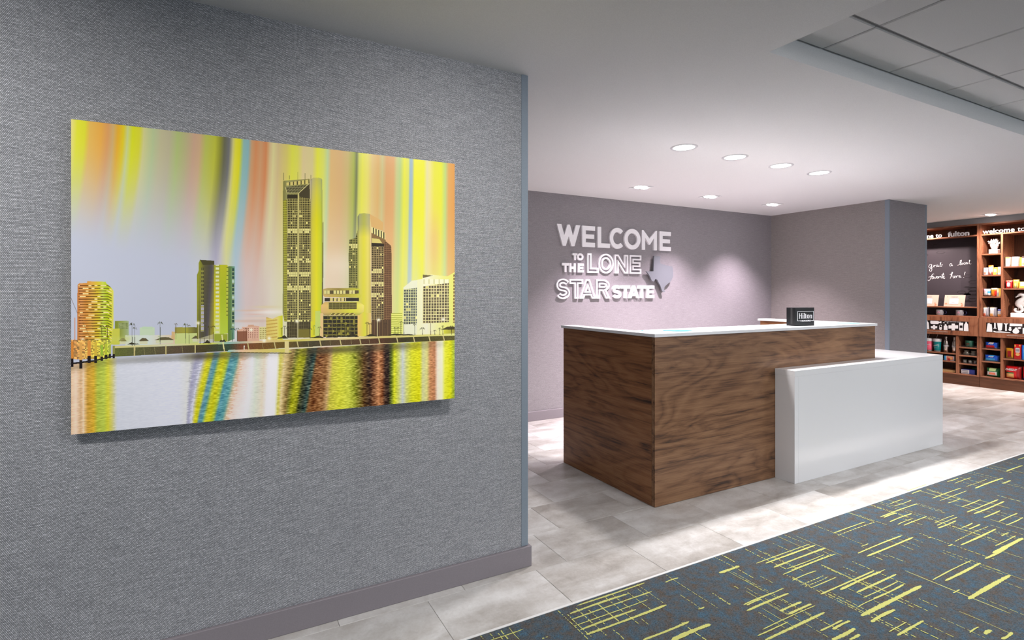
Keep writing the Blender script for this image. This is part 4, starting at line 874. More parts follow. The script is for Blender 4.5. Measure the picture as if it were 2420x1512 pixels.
ICR = [[(3.412,0.788),(3.402,0.874),(3.398,0.9),(3.37,0.909),(3.378,0.896),(3.354,0.892),(3.347,0.787)],[(3.327,0.915),(3.311,0.916),(3.311,0.846),(3.301,0.84),(3.301,0.833),(3.336,0.833),(3.336,0.84),(3.327,0.845)],[(3.295,0.913),(3.237,0.912),(3.245,0.818),(3.264,0.807),(3.284,0.811)],[(3.226,0.91),(3.176,0.911),(3.18,0.903),(3.193,0.898),(3.193,0.81),(3.21,0.81),(3.21,0.897),(3.223,0.903)],[(3.163,0.913),(3.034,0.916),(3.034,0.881),(3.163,0.878)],[(3.17,0.866),(3.146,0.865),(3.148,0.852),(3.142,0.829),(3.149,0.812),(3.168,0.813),(3.175,0.83),(3.167,0.85)],[(3.108,0.848),(3.108,0.861),(3.089,0.862),(3.089,0.847),(3.071,0.834),(3.063,0.81),(3.074,0.788),(3.097,0.779),(3.123,0.785),(3.134,0.805),(3.127,0.83)],[(3.089,0.855),(3.074,0.865),(3.056,0.868),(3.041,0.86),(3.052,0.845),(3.074,0.844)],[(3.335,0.803),(3.303,0.795),(3.256,0.802),(3.153,0.793),(3.157,0.784),(3.256,0.783),(3.311,0.782),(3.335,0.789)],[(3.03,0.86),(2.986,0.863),(2.986,0.784),(3.03,0.783)]]
ICD = [(3.718,0.856),(3.685,0.857),(3.685,0.822),(3.718,0.821)]
ICA = [(3.966,0.818),(3.964,0.839),(3.957,0.849),(3.943,0.849),(3.937,0.839),(3.936,0.819)]
CX=[(2.289,2.713,1.733,0.008),(2.328,2.723,1.711,0.015),(2.33,2.742,1.668,0.015),(2.37,2.664,1.628,0.006),(2.38,2.7,1.614,0.006),(2.306,2.724,1.604,0.01),(2.948,3.255,1.749,0.01),(2.942,3.297,1.722,0.006),(2.829,3.247,1.555,0.012),(2.835,3.276,1.516,0.015),(2.928,2.987,1.591,0.008),(2.299,2.477,1.551,0.008),(2.292,2.462,1.509,0.006),(2.297,2.474,1.493,0.005),(2.314,2.505,1.473,0.006),(2.3,2.716,1.421,0.012),(2.413,2.739,1.401,0.017),(2.447,2.779,1.403,0.005),(2.454,2.777,1.355,0.015),(2.44,2.72,1.318,0.008),(2.468,2.711,1.292,0.012),(2.341,2.471,1.289,0.005),(2.295,2.768,1.248,0.026),(2.285,2.461,1.205,0.02),(2.283,2.479,1.11,0.015),(2.279,2.407,1.137,0.005),(2.869,3.241,1.248,0.008),(2.911,3.255,1.217,0.017),(2.826,3.236,1.097,0.026),(3.326,3.584,1.224,0.017),(3.432,3.786,1.231,0.026),(2.824,2.881,1.151,0.008),(3.329,3.369,1.378,0.01),(3.339,3.368,1.475,0.01),(1.937,2.13,1.528,0.008),(1.967,2.203,1.53,0.006),(1.913,2.185,1.493,0.015),(2.031,2.172,1.425,0.015),(2.045,2.195,1.396,0.015),(1.86,2.196,1.38,0.005),(1.808,1.994,1.364,0.008),(1.814,2.186,1.334,0.017),(2.052,2.196,1.268,0.01),(2.103,2.218,1.25,0.015),(2.038,2.186,1.214,0.021),(2.097,2.163,1.183,0.015),(2.055,2.192,1.755,0.021),(3.401,3.821,1.744,0.012),(3.414,3.549,1.73,0.015),(3.381,3.622,1.682,0.012),(3.381,3.544,1.641,0.006),(3.397,3.653,1.618,0.01),(3.658,3.855,1.794,0.006),(3.663,3.824,1.824,0.008),(3.658,3.844,1.877,0.006),(3.984,4.108,1.85,0.01),(4.006,4.388,1.745,0.01),(4.005,4.361,1.703,0.006),(4.007,4.158,1.659,0.008),(3.565,3.8,1.529,0.008),(3.527,3.734,1.509,0.012),(3.588,3.819,1.551,0.005),(4.005,4.253,1.588,0.01),(3.94,4.354,1.536,0.012),(3.947,4.351,1.505,0.015),(3.652,3.78,1.449,0.01),(3.666,3.797,1.42,0.012),(3.393,3.8,1.35,0.015),(3.415,3.8,1.385,0.006),(3.931,4.144,1.452,0.012),(3.939,4.185,1.385,0.01),(3.913,4.133,1.344,0.01),(4.454,4.612,1.85,0.01),(4.458,4.699,1.808,0.006),(4.456,4.753,1.741,0.006),(4.465,4.889,1.696,0.017),(4.747,4.872,1.651,0.015),(5.092,5.374,1.748,0.015),(5.543,5.65,1.831,0.012),(2.939,3.354,1.876,0.01),(4.011,4.26,1.89,0.01),(3.543,3.787,1.261,0.008),(3.719,3.804,1.296,0.01),(2.551,2.625,0.986,0.008),(2.591,2.644,0.954,0.02),(2.611,2.698,0.909,0.015),(1.315,1.686,1.858,0.012),(1.255,1.564,1.825,0.015),(1.238,1.666,1.789,0.01),(1.221,1.606,1.749,0.006),(1.23,1.513,1.718,0.015),(1.234,1.649,1.683,0.017),(1.775,1.854,1.816,0.01),(1.406,1.646,1.555,0.015),(1.499,1.705,1.501,0.026),(0.892,1.033,1.828,0.006),(1.067,1.095,1.743,0.006),(1.946,2.04,1.519,0.01),(1.916,2.0,1.492,0.01),(1.743,1.778,1.596,0.01)]
CY=[(2.642,1.634,1.868),(2.691,1.617,1.863),(2.737,1.58,1.825),(2.412,1.614,1.826),(2.365,1.626,1.857),(2.42,1.579,1.786),(2.545,1.716,1.827),(2.327,1.487,1.572),(2.318,1.254,1.598),(2.553,1.337,1.575),(2.548,1.173,1.57),(2.626,1.446,1.52),(2.718,1.284,1.52),(2.579,1.283,1.477),(2.33,1.23,1.45),(2.351,1.205,1.413),(2.334,1.284,1.421),(2.453,1.249,1.405),(2.572,1.133,1.395),(2.121,1.541,1.741),(2.11,1.332,1.656),(2.021,1.618,1.65),(2.058,1.362,1.617),(2.037,1.392,1.594),(1.984,1.32,1.474),(1.946,1.324,1.468),(2.12,1.231,1.522),(2.039,1.226,1.492),(2.203,1.789,1.859),(2.199,1.576,1.652),(1.887,1.554,1.619),(3.302,1.727,1.87),(3.322,1.666,1.82),(2.953,1.597,1.858),(2.921,1.457,1.59),(3.184,1.44,1.575),(3.252,1.457,1.579),(3.117,1.438,1.579),(2.941,1.39,1.478),(2.868,1.456,1.504),(3.36,1.186,1.525),(3.245,1.132,1.373),(3.215,1.114,1.355),(2.851,0.966,1.352),(2.886,0.928,1.136),(3.237,1.041,1.228),(3.137,1.019,1.113),(2.565,0.941,1.091),(2.642,1.128,1.2),(2.322,1.088,1.225),(2.335,1.066,1.205),(2.4,1.011,1.181),(2.464,0.999,1.114),(3.54,1.66,1.87),(3.546,1.625,1.866),(3.618,1.582,1.87),(3.651,1.578,1.87),(3.726,1.734,1.87),(3.5,1.569,1.693),(3.809,1.589,1.742),(3.634,1.293,1.611),(3.829,1.613,1.741),(3.675,1.332,1.612),(3.621,1.261,1.562),(3.595,1.23,1.493),(4.086,1.634,1.865),(4.172,1.62,1.861),(4.161,1.577,1.849),(4.149,1.52,1.825),(4.015,1.484,1.628),(4.061,1.367,1.592),(4.234,1.438,1.593),(4.117,1.332,1.522),(4.636,1.683,1.86),(4.536,1.69,1.862),(4.796,1.637,1.87),(4.852,1.674,1.87),(5.156,1.667,1.868),(5.088,1.711,1.863),(5.363,1.74,1.87),(4.759,1.528,1.659),(4.443,1.452,1.573),(4.432,1.427,1.515),(4.8,1.558,1.608),(3.934,1.268,1.424),(3.836,1.242,1.388),(3.762,1.21,1.342),(3.5,1.135,1.218),(3.739,1.229,1.383),(2.683,0.906,1.074),(1.222,1.654,1.866),(0.992,1.78,1.863),(0.955,1.799,1.865),(0.908,1.824,1.87),(0.871,1.844,1.87),(0.936,1.808,1.86),(1.243,1.661,1.828),(1.299,1.639,1.844),(1.336,1.697,1.807),(1.399,1.688,1.835),(1.457,1.637,1.859),(1.499,1.72,1.854),(1.567,1.686,1.835),(1.626,1.763,1.84),(1.648,1.697,1.866),(1.821,1.562,1.865),(2.158,1.647,1.869),(2.207,1.788,1.87),(2.103,1.556,1.743),(1.757,1.589,1.71),(1.892,1.553,1.653),(1.615,1.437,1.57),(1.49,1.614,1.658),(1.342,1.589,1.658)]

# ------------------------------------------------------------------ market shelves
SX, SD = 9.33, 0.37                      # front plane and depth
SXB = SX + SD
def shelf_unit(ya, yb, label, left):
    """one cabinet between ya (left in view) and yb; returns the thing"""
    t = thing('market_shelf', (SX + .2, (ya + yb) / 2, 0), label, 'shelf', 'walnut snack shelves')
    T_ = .023
    bx('side_panel', M['shelf_v'], t, SX, SXB, ya - T_, ya, .145, 2.296, b=.001)
    bx('side_panel', M['shelf_v'], t, SX, SXB, yb, yb + T_, .145, 2.296, b=.001)
    bx('back_panel', M['shelf_dark'], t, SXB - .012, SXB, yb + T_, ya - T_, .145, 2.27)
    bx('plinth', M['plinth'], t, SX + .012, SXB, yb, ya, 0, .145)
    bx('top_board', M['shelf_h'], t, SX, SXB, yb + T_, ya - T_, 2.274, 2.296, b=.001)
    bx('header_shelf', M['shelf_h'], t, SX, SXB - .013, yb + T_, ya - T_, 2.124, 2.142, b=.001)
    bx('header_panel', M['shelf_dark'], t, SX + .335, SX + .345, yb + T_, ya - T_, 2.142, 2.274)
    bx('base_board', M['shelf_h'], t, SX, SXB - .013, yb + T_, ya - T_, .145, .163, b=.001)
    bx('counter_board', M['shelf_h'], t, SX, SXB - .013, yb + T_, ya - T_, .976, .994, b=.001)
    bx('lower_board', M['shelf_h'], t, SX + .02, SXB - .013, yb + T_, ya - T_, .708, .722)
    return t
def shelf_board(t, ya, yb, z, lip=True, dx=0.0):
    bx('shelf', M['shelf_h'], t, SX + .004 + dx, SXB - .013, yb + .0006, ya - .0006, z - .018, z, b=.001)
    if lip:
        o = bx('acrylic_lip', M['acrylic'], t, SX + .010 + dx, SX + .013 + dx, yb + .004, ya - .012, z + .0004, z + .026)
def divider(t, y0, y1, z0, z1): bx('divider', M['shelf_v'], t, SX, SXB - .013, y0, y1, z0, z1, b=.001)
UA = shelf_unit(4.452, 3.502, 'walnut market shelf with a dark chalkboard behind its upper half, left one', True)
UB = shelf_unit(3.498, 2.548, 'walnut market shelf full of snacks with a seahorse, right one', False)
# left unit
CBX = SX + .160
bx('chalkboard', M['chalkboard'], UA, CBX, CBX + .01, 3.526, 4.428, 1.000, 2.122)
bx('shelf', M['shelf_h'], UA, SX, CBX - .001, 3.5255, 4.4285, 1.108, 1.125, b=.001)
divider(UA, 3.739, 3.771, .1635, .7075)
for z in (.446, .331): shelf_board(UA, 4.428, 3.772, z, z < .4)
for z in (.549, .431, .314): shelf_board(UA, 3.7385, 3.526, z)
# right unit
divider(UB, 3.239, 3.262, .9945, 2.1235)
divider(UB, 3.241, 3.266, .1635, .7075)
for z in (1.866, 1.571, 1.274): shelf_board(UB, 3.4745, 3.2625, z)
for z in (1.681, 1.385): shelf_board(UB, 3.2385, 2.572, z)
for z in (.552, .375): shelf_board(UB, 3.4745, 3.2665, z)
shelf_board(UB, 3.2405, 2.572, .434)
# peg holes down the uprights
ph = pm('peg_hole', rgb(30, 20, 15), .9)
for t, y, zs in ((UB, 3.4745, (1.0, 2.1)), (UB, 3.2388, (1.0, 2.1))):
    mb = MB()
    for x in (SX + .05, SX + .30):
        z = zs[0] + .03
        while z < zs[1]: mb.box(x - .003, x + .003, y - .0006, y + .0008, z - .003, z + .003); z += .032
    mb.build('peg_holes', ph, t)['kind'] = 'stuff'
# header lettering, chalk writing, hexagons
YZ = lambda x: (lambda a, b, d: (x - d, -a, b))
for t, y0 in ((UA, 4.390), (UB, 3.458)):
    for word, dy, wd, hh_, bo in (('welcome', 0, .342, .092, .006), ('to', .373, .077, .092, .006), ('fulton', .523, .256, .098, .035)):
        mb = MB(); text_mesh(mb, word, YZ(SX + .0005), .0, .006, width=wd, height=hh_, bold=bo, x0=-(y0 - dy), y0=2.1445)
        mb.build('header_word', M['letter'], t)
KB = CBX / 9.36                        # the traced strokes were measured on a plane at 9.36
kz = lambda z: CAM_H + (z - CAM_H) * KB
for i, st in enumerate(CHALK):
    mb = MB(); mb.tube([(CBX - .0005, y * KB, kz(z)) for y, z in st], .0032, 5); mb.build('chalk_stroke', M['chalk'], UA)
for y, z, a, b_, full in HEX:
    y, z = y * KB, kz(z); mb = MB()
    pts = lambda s: [(y + a * s * c, z + b_ * s * d) for c, d in ((1, 0), (.5, .9), (-.5, .9), (-1, 0), (-.5, -.9), (.5, -.9))]
    lp = [pts(1.0)] + ([] if full else [pts(.86)])
    loops_mesh(mb, lp, lambda p, q, d: (CBX - d, p, q), .0, .0009)
    mb.build('hexagon_print', M['hexline'], UA)
# drawers with cut-out windows
def drawer(t, ya, yb, wy0, wy1, icons, hy0, hy1, extra=None):
    z0, z1, wz0, wz1 = .714, .9755, .778, .914
    mb = MB()
    for q in ((yb, ya, z0, wz0), (yb, ya, wz1, z1), (yb, wy1, wz0, wz1), (wy0, ya, wz0, wz1)): mb.box(SX - .018, SX - .001, *q)
    d = mb.build('drawer', M['shelf_v'], t)
    bx('window_backing', pm('drawer_inside', rgb(58, 42, 40), .6), d, SX - .004, SX - .0015, wy1 - .002, wy0 + .002, wz0 - .002, wz1 + .002)
    bx('window_pane', M['acrylic'], d, SX - .0135, SX - .0115, wy1 + .001, wy0 - .001, wz0 + .001, wz1 - .001)
    for p in icons:
        mb = MB(); k = [(y, z) for y, z in p]
        loops_mesh(mb, [k], lambda a, b, dd: (SX - dd, a, b), .0160, .0172); mb.build('icon', M['white'], d)
    if extra: extra(d)
    mb = MB(); mb.box(SX - .038, SX - .030, hy1, hy0, .7475, .7565, b=.001)
    for y in (hy0 - .03, hy1 + .03): mb.box(SX - .030, SX - .018, y - .005, y + .005, .749, .755)
    mb.build('handle', M['steel'], d)
def left_extra(d):
    mb = MB(); loops_mesh(mb, [ICD], lambda a, b, dd: (SX - dd, a, b), .0172, .0178); mb.build('icon_screen', pm('icon_dark', rgb(40, 32, 34), .5), d)
    mb = MB(); mb.tube([(SX - .0165, y, z) for y, z in ICA], .0028, 5); mb.build('icon', M['white'], d)
    mb = MB(); text_mesh(mb, 'call for personal items', YZ(SX), .0160, .0166, width=.20, height=.017, x0=-3.905, y0=.9005)
    mb.build('window_lettering', M['white'], d)
drawer(UA, 4.444, 3.502, 4.25, 3.614, ICL, 4.33, 3.857, left_extra)
drawer(UB, 3.4975, 2.556, 3.4175, 2.66, ICR, 3.187, 2.72)

# ------------------------------------------------------------------ things on the shelves
C_ = {k: pm('pack_' + k, rgb(*v), .38) for k, v in dict(red=(206, 24, 30), dkred=(150, 20, 24), blue=(24, 84, 196), sky=(60, 160, 220), green=(28, 110, 62), cream=(224, 208, 172), yellow=(224, 190, 84), gold=(198, 140, 24), orange=(232, 120, 30), white=(212, 210, 212), pink=(224, 170, 190), teal=(10, 128, 132), rose=(240, 98, 126), brown=(92, 52, 40), tan=(226, 178, 110), navy=(40, 52, 130), grey=(150, 148, 156), lime=(190, 214, 150), coral=(232, 130, 100)).items()}
FX = SX + .030
def bag(name, y0, y1, z, h, depth, mats, fn, label, group, tilt=0.0, x=FX, cat='snack', wrap=False):
    """pillow bag: crimped ends, swollen middle; mats chosen by fn(u,v) on its front"""
    w_ = (y0 - y1); t = thing(name, (x + depth / 2, (y0 + y1) / 2, z), label, cat, group)
    mb = MB(); n = 12; mm = 12
    for side in (-1, 1):
        k = len(mb.v)
        for j in range(mm + 1):
            v_ = j / mm
            for i in range(n + 1):
                u = -1 + 2 * i / n
                if wrap: bul = max(0, 1 - abs(u) ** 6) ** .5 * (1 - (2 * v_ - 1) ** 4) ** .6; edge = 1 - .03 * math.sin(PI * v_)
                else: bul = max(0, 1 - u ** 4) ** .6 * max(0, 1 - abs(2 * v_ - 1) ** 3.2) ** .75; edge = 1 - .05 * math.sin(PI * v_)
                xx = side * (depth / 2) * (.04 + .96 * bul) + tilt * v_ * h + .0015 * math.sin(9 * u + 5 * v_ + side) * bul
                mb.v.append((xx, -u * w_ / 2 * edge, max(.0005, h * v_)))
        for j in range(mm):
            for i in range(n):
                a = k + j * (n + 1) + i
                mb.cur = fn(-1 + 2 * (i + .5) / n, (j + .5) / mm) if side < 0 else 0
                mb.face((a, a + 1, a + n + 2, a + n + 1), True)
    mb.build('wrapper', mats, t, local=True)
    return t
def carton(name, y0, y1, z, h, depth, mat, prints, label, group, lean=0.0, x=FX, cat='snack', rz=0.0):
    """box with raised printed panels: prints = [(material, u0,u1,v0,v1)] on the front face"""
    w_ = (y0 - y1); t = thing(name, (x + depth / 2, (y0 + y1) / 2, z), label, cat, group, rz)
    mb = MB(); mb.box(-depth / 2, depth / 2, -w_ / 2, w_ / 2, .0004, h, b=.002)
    sh = [(X_ + lean * Z_, Y_, Z_) for X_, Y_, Z_ in mb.v]; mb.v = sh
    mb.build('box', mat, t, local=True)
    for q, (pm_, u0, u1, v0, v1) in enumerate(prints):
        mb = MB(); mb.box(-depth / 2 - .0006 - .0002 * q, -depth / 2 + .001, w_ * (.5 - u1), w_ * (.5 - u0), h * v0, h * v1)
        mb.v = [(X_ + lean * Z_, Y_, Z_) for X_, Y_, Z_ in mb.v]
        mb.build('printed_panel', pm_, t, local=True)
    return t
def front_text(t, body, y0, width, z, height, x, mat, bold=.02, shear=0.0, name='lettering', rise=0.0):
    mb = MB(); text_mesh(mb, body, lambda a, b, d: (x - d, -a, b + rise * (a + y0)), .0, .0012, width=width, height=height, bold=bold, x0=-y0, y0=z, shear=shear)
    return mb.build(name, mat, t, local=True)
G1, G2 = 'snack packs on the upper shelves', 'snack packs on the lower shelves'
# narrow bay, second shelf from the top
spot_print = lambda a, b: (lambda u, v: a if (v < .12 or v > .88) else (b if abs(u) < .62 and .25 < v < .72 else 0))
carton('snack_box', 3.461, 3.417, 1.5714, .103, .05, C_['white'], [(C_['coral'], .1, .55, .1, .4), (C_['pink'], .3, .9, .55, .8), (C_['grey'], .05, .95, .0, .06)], 'white and coral snack box at the left end of the narrow second shelf', G1)
bag('snack_bag', 3.414, 3.358, 1.5714, .135, .045, [C_['white'], C_['orange'], C_['coral']], lambda u, v: 1 if v > .84 else (2 if v < .35 and abs(u) > .25 else 0), 'tall white bag with orange top on the narrow second shelf', G1)
carton('snack_box', 3.356, 3.308, 1.5714, .103, .05, C_['yellow'], [(C_['cream'], .15, .8, .35, .8), (C_['sky'], .75, .95, .1, .25)], 'pale yellow snack box beside the tall white bag', G1)
carton('snack_box', 3.305, 3.268, 1.5714, .108, .05, C_['white'], [(C_['lime'], .1, .7, .3, .7)], 'white and pale green snack box against the divider', G1)
# narrow bay, third shelf
bag('snack_bag', 3.468, 3.389, 1.2744, .108, .05, [C_['white'], C_['brown'], C_['pink'], C_['sky']], lambda u, v: 1 if v < .13 else (2 if v > .55 and u < -.2 else 3 if u > .4 and .4 < v < .7 else 0), 'plump white snack bag with brown foot on the narrow third shelf', G1)
bag('snack_bag', 3.385, 3.317, 1.2744, .116, .05, [C_['orange'], C_['gold'], C_['red'], C_['cream']], lambda u, v: 3 if v > .86 else (1 if u < -.4 else 2 if (u > .3 and v < .7) else 0), 'orange and gold snack bag in the middle of the narrow third shelf', G1)
carton('snack_box', 3.316, 3.272, 1.2744, .112, .05, C_['cream'], [(C_['yellow'], .55, 1.0, .0, 1.0), (C_['grey'], .08, .5, .1, .5)], 'cream box with a grey square on the narrow third shelf', G1)
# narrow bay, counter board: stand-up pouches
pouch = lambda u, v: 2 if u > .28 else (1 if v < .32 and u < .0 else (3 if v > .9 else 0))
bag('snack_pouch', 3.473, 3.407, .9944, .134, .055, [C_['white'], C_['coral'], C_['grey'], C_['cream']], pouch, 'white and grey snack pouch at the left on the board above the right drawer', G1, wrap=True)
bag('snack_pouch', 3.402, 3.318, .9944, .134, .055, [C_['white'], C_['tan'], C_['grey'], C_['cream']], pouch, 'wider white and grey snack pouch in the middle above the right drawer', G1, wrap=True)
bag('snack_pouch', 3.312, 3.266, .9944, .112, .05, [C_['white'], C_['tan'], C_['white'], C_['navy']], lambda u, v: 3 if v > .72 else (1 if v < .3 else 0), 'white snack pouch with a blue top beside the divider', G1, wrap=True)
# wide bay, upper shelf
carton('snack_box', 3.222, 3.180, 1.6814, .128, .07, C_['white'], [(C_['yellow'], 0, 1, .86, .99), (C_['pink'], .62, 1, .0, .55), (C_['grey'], .25, .6, .5, .66)], 'white and pink snack box with cream top, left on the wide upper shelf', G1)
carton('snack_box', 3.160, 3.098, 1.6814, .130, .06, C_['white'], [(C_['pink'], .78, 1, .05, .95)], 'plain white leaning snack box on the wide upper shelf', G1, lean=.16)
carton('snack_box', 3.054, 3.000, 1.6814, .122, .06, C_['white'], [(C_['tan'], .1, .9, .1, .35), (C_['brown'], 0, 1, .88, .98)], 'white and tan snack box with brown top, right on the wide upper shelf', G1)
carton('snack_box', 3.20, 3.06, 1.6814, .125, .05, C_['yellow'], [], 'pale yellow box at the back of the wide upper shelf', G1, x=FX + .16)
# wide bay, second shelf
bag('snack_bag', 3.228, 3.155, 1.3854, .106, .05, [C_['red'], C_['white'], C_['coral']], lambda u, v: 1 if u * u + (2 * v - .9) ** 2 < .34 else (2 if v > .88 else 0), 'red snack bag with a white badge on the wide second shelf', G1)
bag('snack_bag', 3.151, 3.086, 1.3854, .118, .05, [C_['yellow'], C_['lime'], C_['orange']], lambda u, v: 2 if v > .9 else (1 if abs(u) < .3 and v < .6 else 0), 'yellow snack bag with a pale green stripe on the wide second shelf', G1)
carton('snack_box', 3.082, 3.015, 1.3854, .086, .06, C_['yellow'], [(C_['white'], .2, 1, .35, .95)], 'low yellow and white box at the cut edge of the wide second shelf', G1)
bag('snack_bag', 3.236, 3.186, 1.3854, .100, .05, [C_['red']], lambda u, v: 0, 'plain red bag behind the red badge bag', G1, x=FX + .10)
bag('snack_bag', 3.075, 3.005, 1.3854, .150, .05, [C_['gold']], lambda u, v: 0, 'gold bag standing behind the low yellow box', G1, x=FX + .12)
# lower narrow bay
wrapfn = lambda b: (lambda u, v: 2 if (abs(u) < .3 and v > .72) else (b if v < .48 and -.85 < u < .45 else (2 if v < .2 and u < .8 else 0)))
t = bag('pastry_pack', 3.449, 3.305, .5524, .088, .055, [C_['blue'], C_['red'], C_['white']], wrapfn(1), 'blue and red pastry pack on the upper of the narrow lower shelves', G2, wrap=True)
t = bag('pastry_pack', 3.455, 3.295, .3754, .086, .055, [C_['blue'], C_['tan'], C_['sky']], wrapfn(2), 'blue pastry pack on the middle narrow lower shelf', G2, wrap=True)
bag('snack_bag', 3.441, 3.292, .1634, .120, .085, [C_['green'], C_['white'], C_['lime'], C_['coral']], lambda u, v: 3 if (.22 < v < .46 and abs(u) < .5) else (1 if .2 < v < .62 and u < .62 else (2 if v > .7 and abs(u) < .55 else 0)), 'green and white snack bag at the bottom of the narrow lower bay', G2)
# lower wide bay
bag('snack_bag', 3.224, 3.140, .4344, .142, .05, [C_['gold'], C_['dkred'], C_['tan']], lambda u, v: 1 if (abs(u) < .42 and .2 < v < .78) else 0, 'small gold snack bag with a dark red oval on the lower wide shelf', G2)
t = carton('cracker_box', 3.132, 3.062, .4344, .200, .06, C_['red'], [(C_['white'], .2, .82, .45, .76), (C_['grey'], .28, .75, .52, .68), (C_['yellow'], .05, .25, .84, .96), (C_['yellow'], .72, .92, .88, .97)], 'upright red cracker box on the lower wide shelf', G2)
mb = MB(); loops_mesh(mb, [[(.022 * math.cos(a * PI / 8) - .002, .065 + .02 * math.sin(a * PI / 8)) for a in range(16)]], lambda a, b, d: (-.0305 - d, a, b), 0, .0012); mb.build('cracker_picture', C_['tan'], t, local=True)
carton('cracker_box', 3.052, 2.985, .4344, .195, .06, C_['sky'], [(C_['blue'], 0, .2, 0, 1), (C_['white'], .3, .9, .5, .7)], 'upright light blue box beside the red cracker box', G2)
t = bag('snack_bag', 3.2385, 3.070, .1634, .172, .09, [C_['red'], C_['tan'], C_['green'], C_['white'], C_['dkred']], lambda u, v: 4 if u > .55 else (1 if (.1 < v < .4 and -.8 < u < .25) else (2 if .4 < v < .52 and -.8 < u < .2 else 0)), 'big red cheese cracker bag at the bottom of the wide bay', G2, x=FX + .01)
t = None
for o in list(COL.objects):
    if o.get('label') == 'big red cheese cracker bag at the bottom of the wide bay': t = o
front_text(t, 'CHEEZ-IT', .070, .120, .112, .036, -.0475, C_['white'], .04, .15)
for o in list(COL.objects):
    if o.get('label') == 'blue and red pastry pack on the upper of the narrow lower shelves': front_text(o, 'POP', .028, .055, .058, .026, -.030, C_['white'], .04)
    if o.get('label') == 'blue pastry pack on the middle narrow lower shelf': front_text(o, 'POP', .030, .055, .056, .026, -.030, C_['white'], .04)
bag('snack_bag', 3.062, 2.900, .1634, .176, .09, [C_['red'], C_['orange'], C_['navy'], C_['tan']], lambda u, v: 2 if v < .2 else (1 if (.25 < v < .55 and u > -.7) else 0), 'red and orange snack bag with blue foot beside the big red cracker bag', G2, x=FX + .01)
# lower left: small column
def mug(x, y, z, r, h, bm_, hm, label, group, rim=None, name='mug', hy=-1):
    t = thing(name, (x, y, z), label, 'mug', group)
    mb = MB(); mb.lathe([(r * .86, .0004), (r * .97, .006), (r, h * .3), (r, h - .002), (r * .98, h), (r * .93, h - .002), (r * .92, .010), (0, .009)], n=28, cap=False)
    k = len(mb.v); mb.lathe([(0, .0004), (r * .86, .0004)], n=28, cap=False); mb.build('body', bm_, t, local=True)
    mb = MB(); pts = [(0, hy * (r * .96), h * .80), (0, hy * (r + .020), h * .82), (0, hy * (r + .034), h * .66), (0, hy * (r + .036), h * .45), (0, hy * (r + .024), h * .25), (0, hy * (r * .96), h * .20)]
    mb.tube(pts, .0055, 8); mb.build('handle', hm, t, local=True)
    return t
t = mug(9.40, 3.635, .5494, .051, .092, pm('green_glaze', rgb(44, 92, 74), .2), pm('green_glaze_dark', rgb(30, 64, 54), .25), 'dark green mug on the top shelf of the small lower column', None)
mb = MB(); mb.lathe([(.0, 0), (.018, 0)], n=6, cap=False); mb.v = [(-.0522 + abs(Y_) * .2, X_, .048 + Y_ * 1.2) for X_, Y_, Z_ in mb.v]; mb.build('badge', C_['brown'], t, local=True)
glass_m = pm('frosted_glass', rgb(190, 184, 170), .12, trans=.75)
for y, s in ((3.671, 'left'), (3.588, 'right')):
    t = thing('glass_jar', (9.40, y, .4314), 'squat glass jar, %s of the two on the second shelf of the small column' % s, 'jar', 'glass jars')
    mb = MB(); mb.lathe([(.024, .0004), (.036, .012), (.037, .030), (.026, .046), (.024, .052), (.032, .060), (.034, .066), (.030, .066), (.0, .058)], n=24, cap=False); mb.lathe([(0, .0004), (.024, .0004)], n=24, cap=False); mb.build('body', glass_m, t, local=True)
for y, s in ((3.686, 'left'), (3.625, 'middle'), (3.563, 'right')):
    t = thing('tasting_glass', (9.395, y, .3144), 'small clear drinking glass, %s of the three in a row' % s, 'glass', 'small glasses')
    mb = MB(); mb.lathe([(.022, .0004), (.026, .052), (.0245, .052), (.0205, .006), (0, .005)], n=20, cap=False); mb.lathe([(0, .0004), (.022, .0004)], n=20, cap=False); mb.build('body', glass_m, t, local=True)
    mb = MB(); mb.box(-.0262, -.0246, -.008, .008, .022, .036); mb.build('badge', C_['grey'], t, local=True)
carton('game_box', 3.722, 3.560, .1634, .066, .12, C_['navy'], [(C_['white'], .02, .60, .08, .9), (C_['grey'], .08, .52, .55, .78), (C_['grey'], .08, .52, .2, .4)], 'flat blue box with a white label at the bottom of the small column', G2, cat='box')
carton('game_box', 3.66, 3.56, .1634, .085, .06, C_['green'], [], 'dark green box behind the flat blue box', G2, cat='box', x=FX + .17)
carton('snack_carton', 3.925, 3.805, .3314, .070, .08, C_['white'], [(C_['coral'], .25, .9, .15, .9), (C_['tan'], .45, .8, .3, .7), (C_['sky'], 0, .16, 0, 1), (C_['red'], .35, .6, .05, .5)], 'white and red carton on the low shelf beside the white counter', G2)
carton('serving_board', 4.05, 3.79, .1634, .032, .16, pm('pale_bamboo', rgb(196, 160, 112), .5), [(C_['tan'], .02, .98, .0, .35)], 'flat pale wooden tray on the bottom shelf beside the white counter', None, cat='tray')
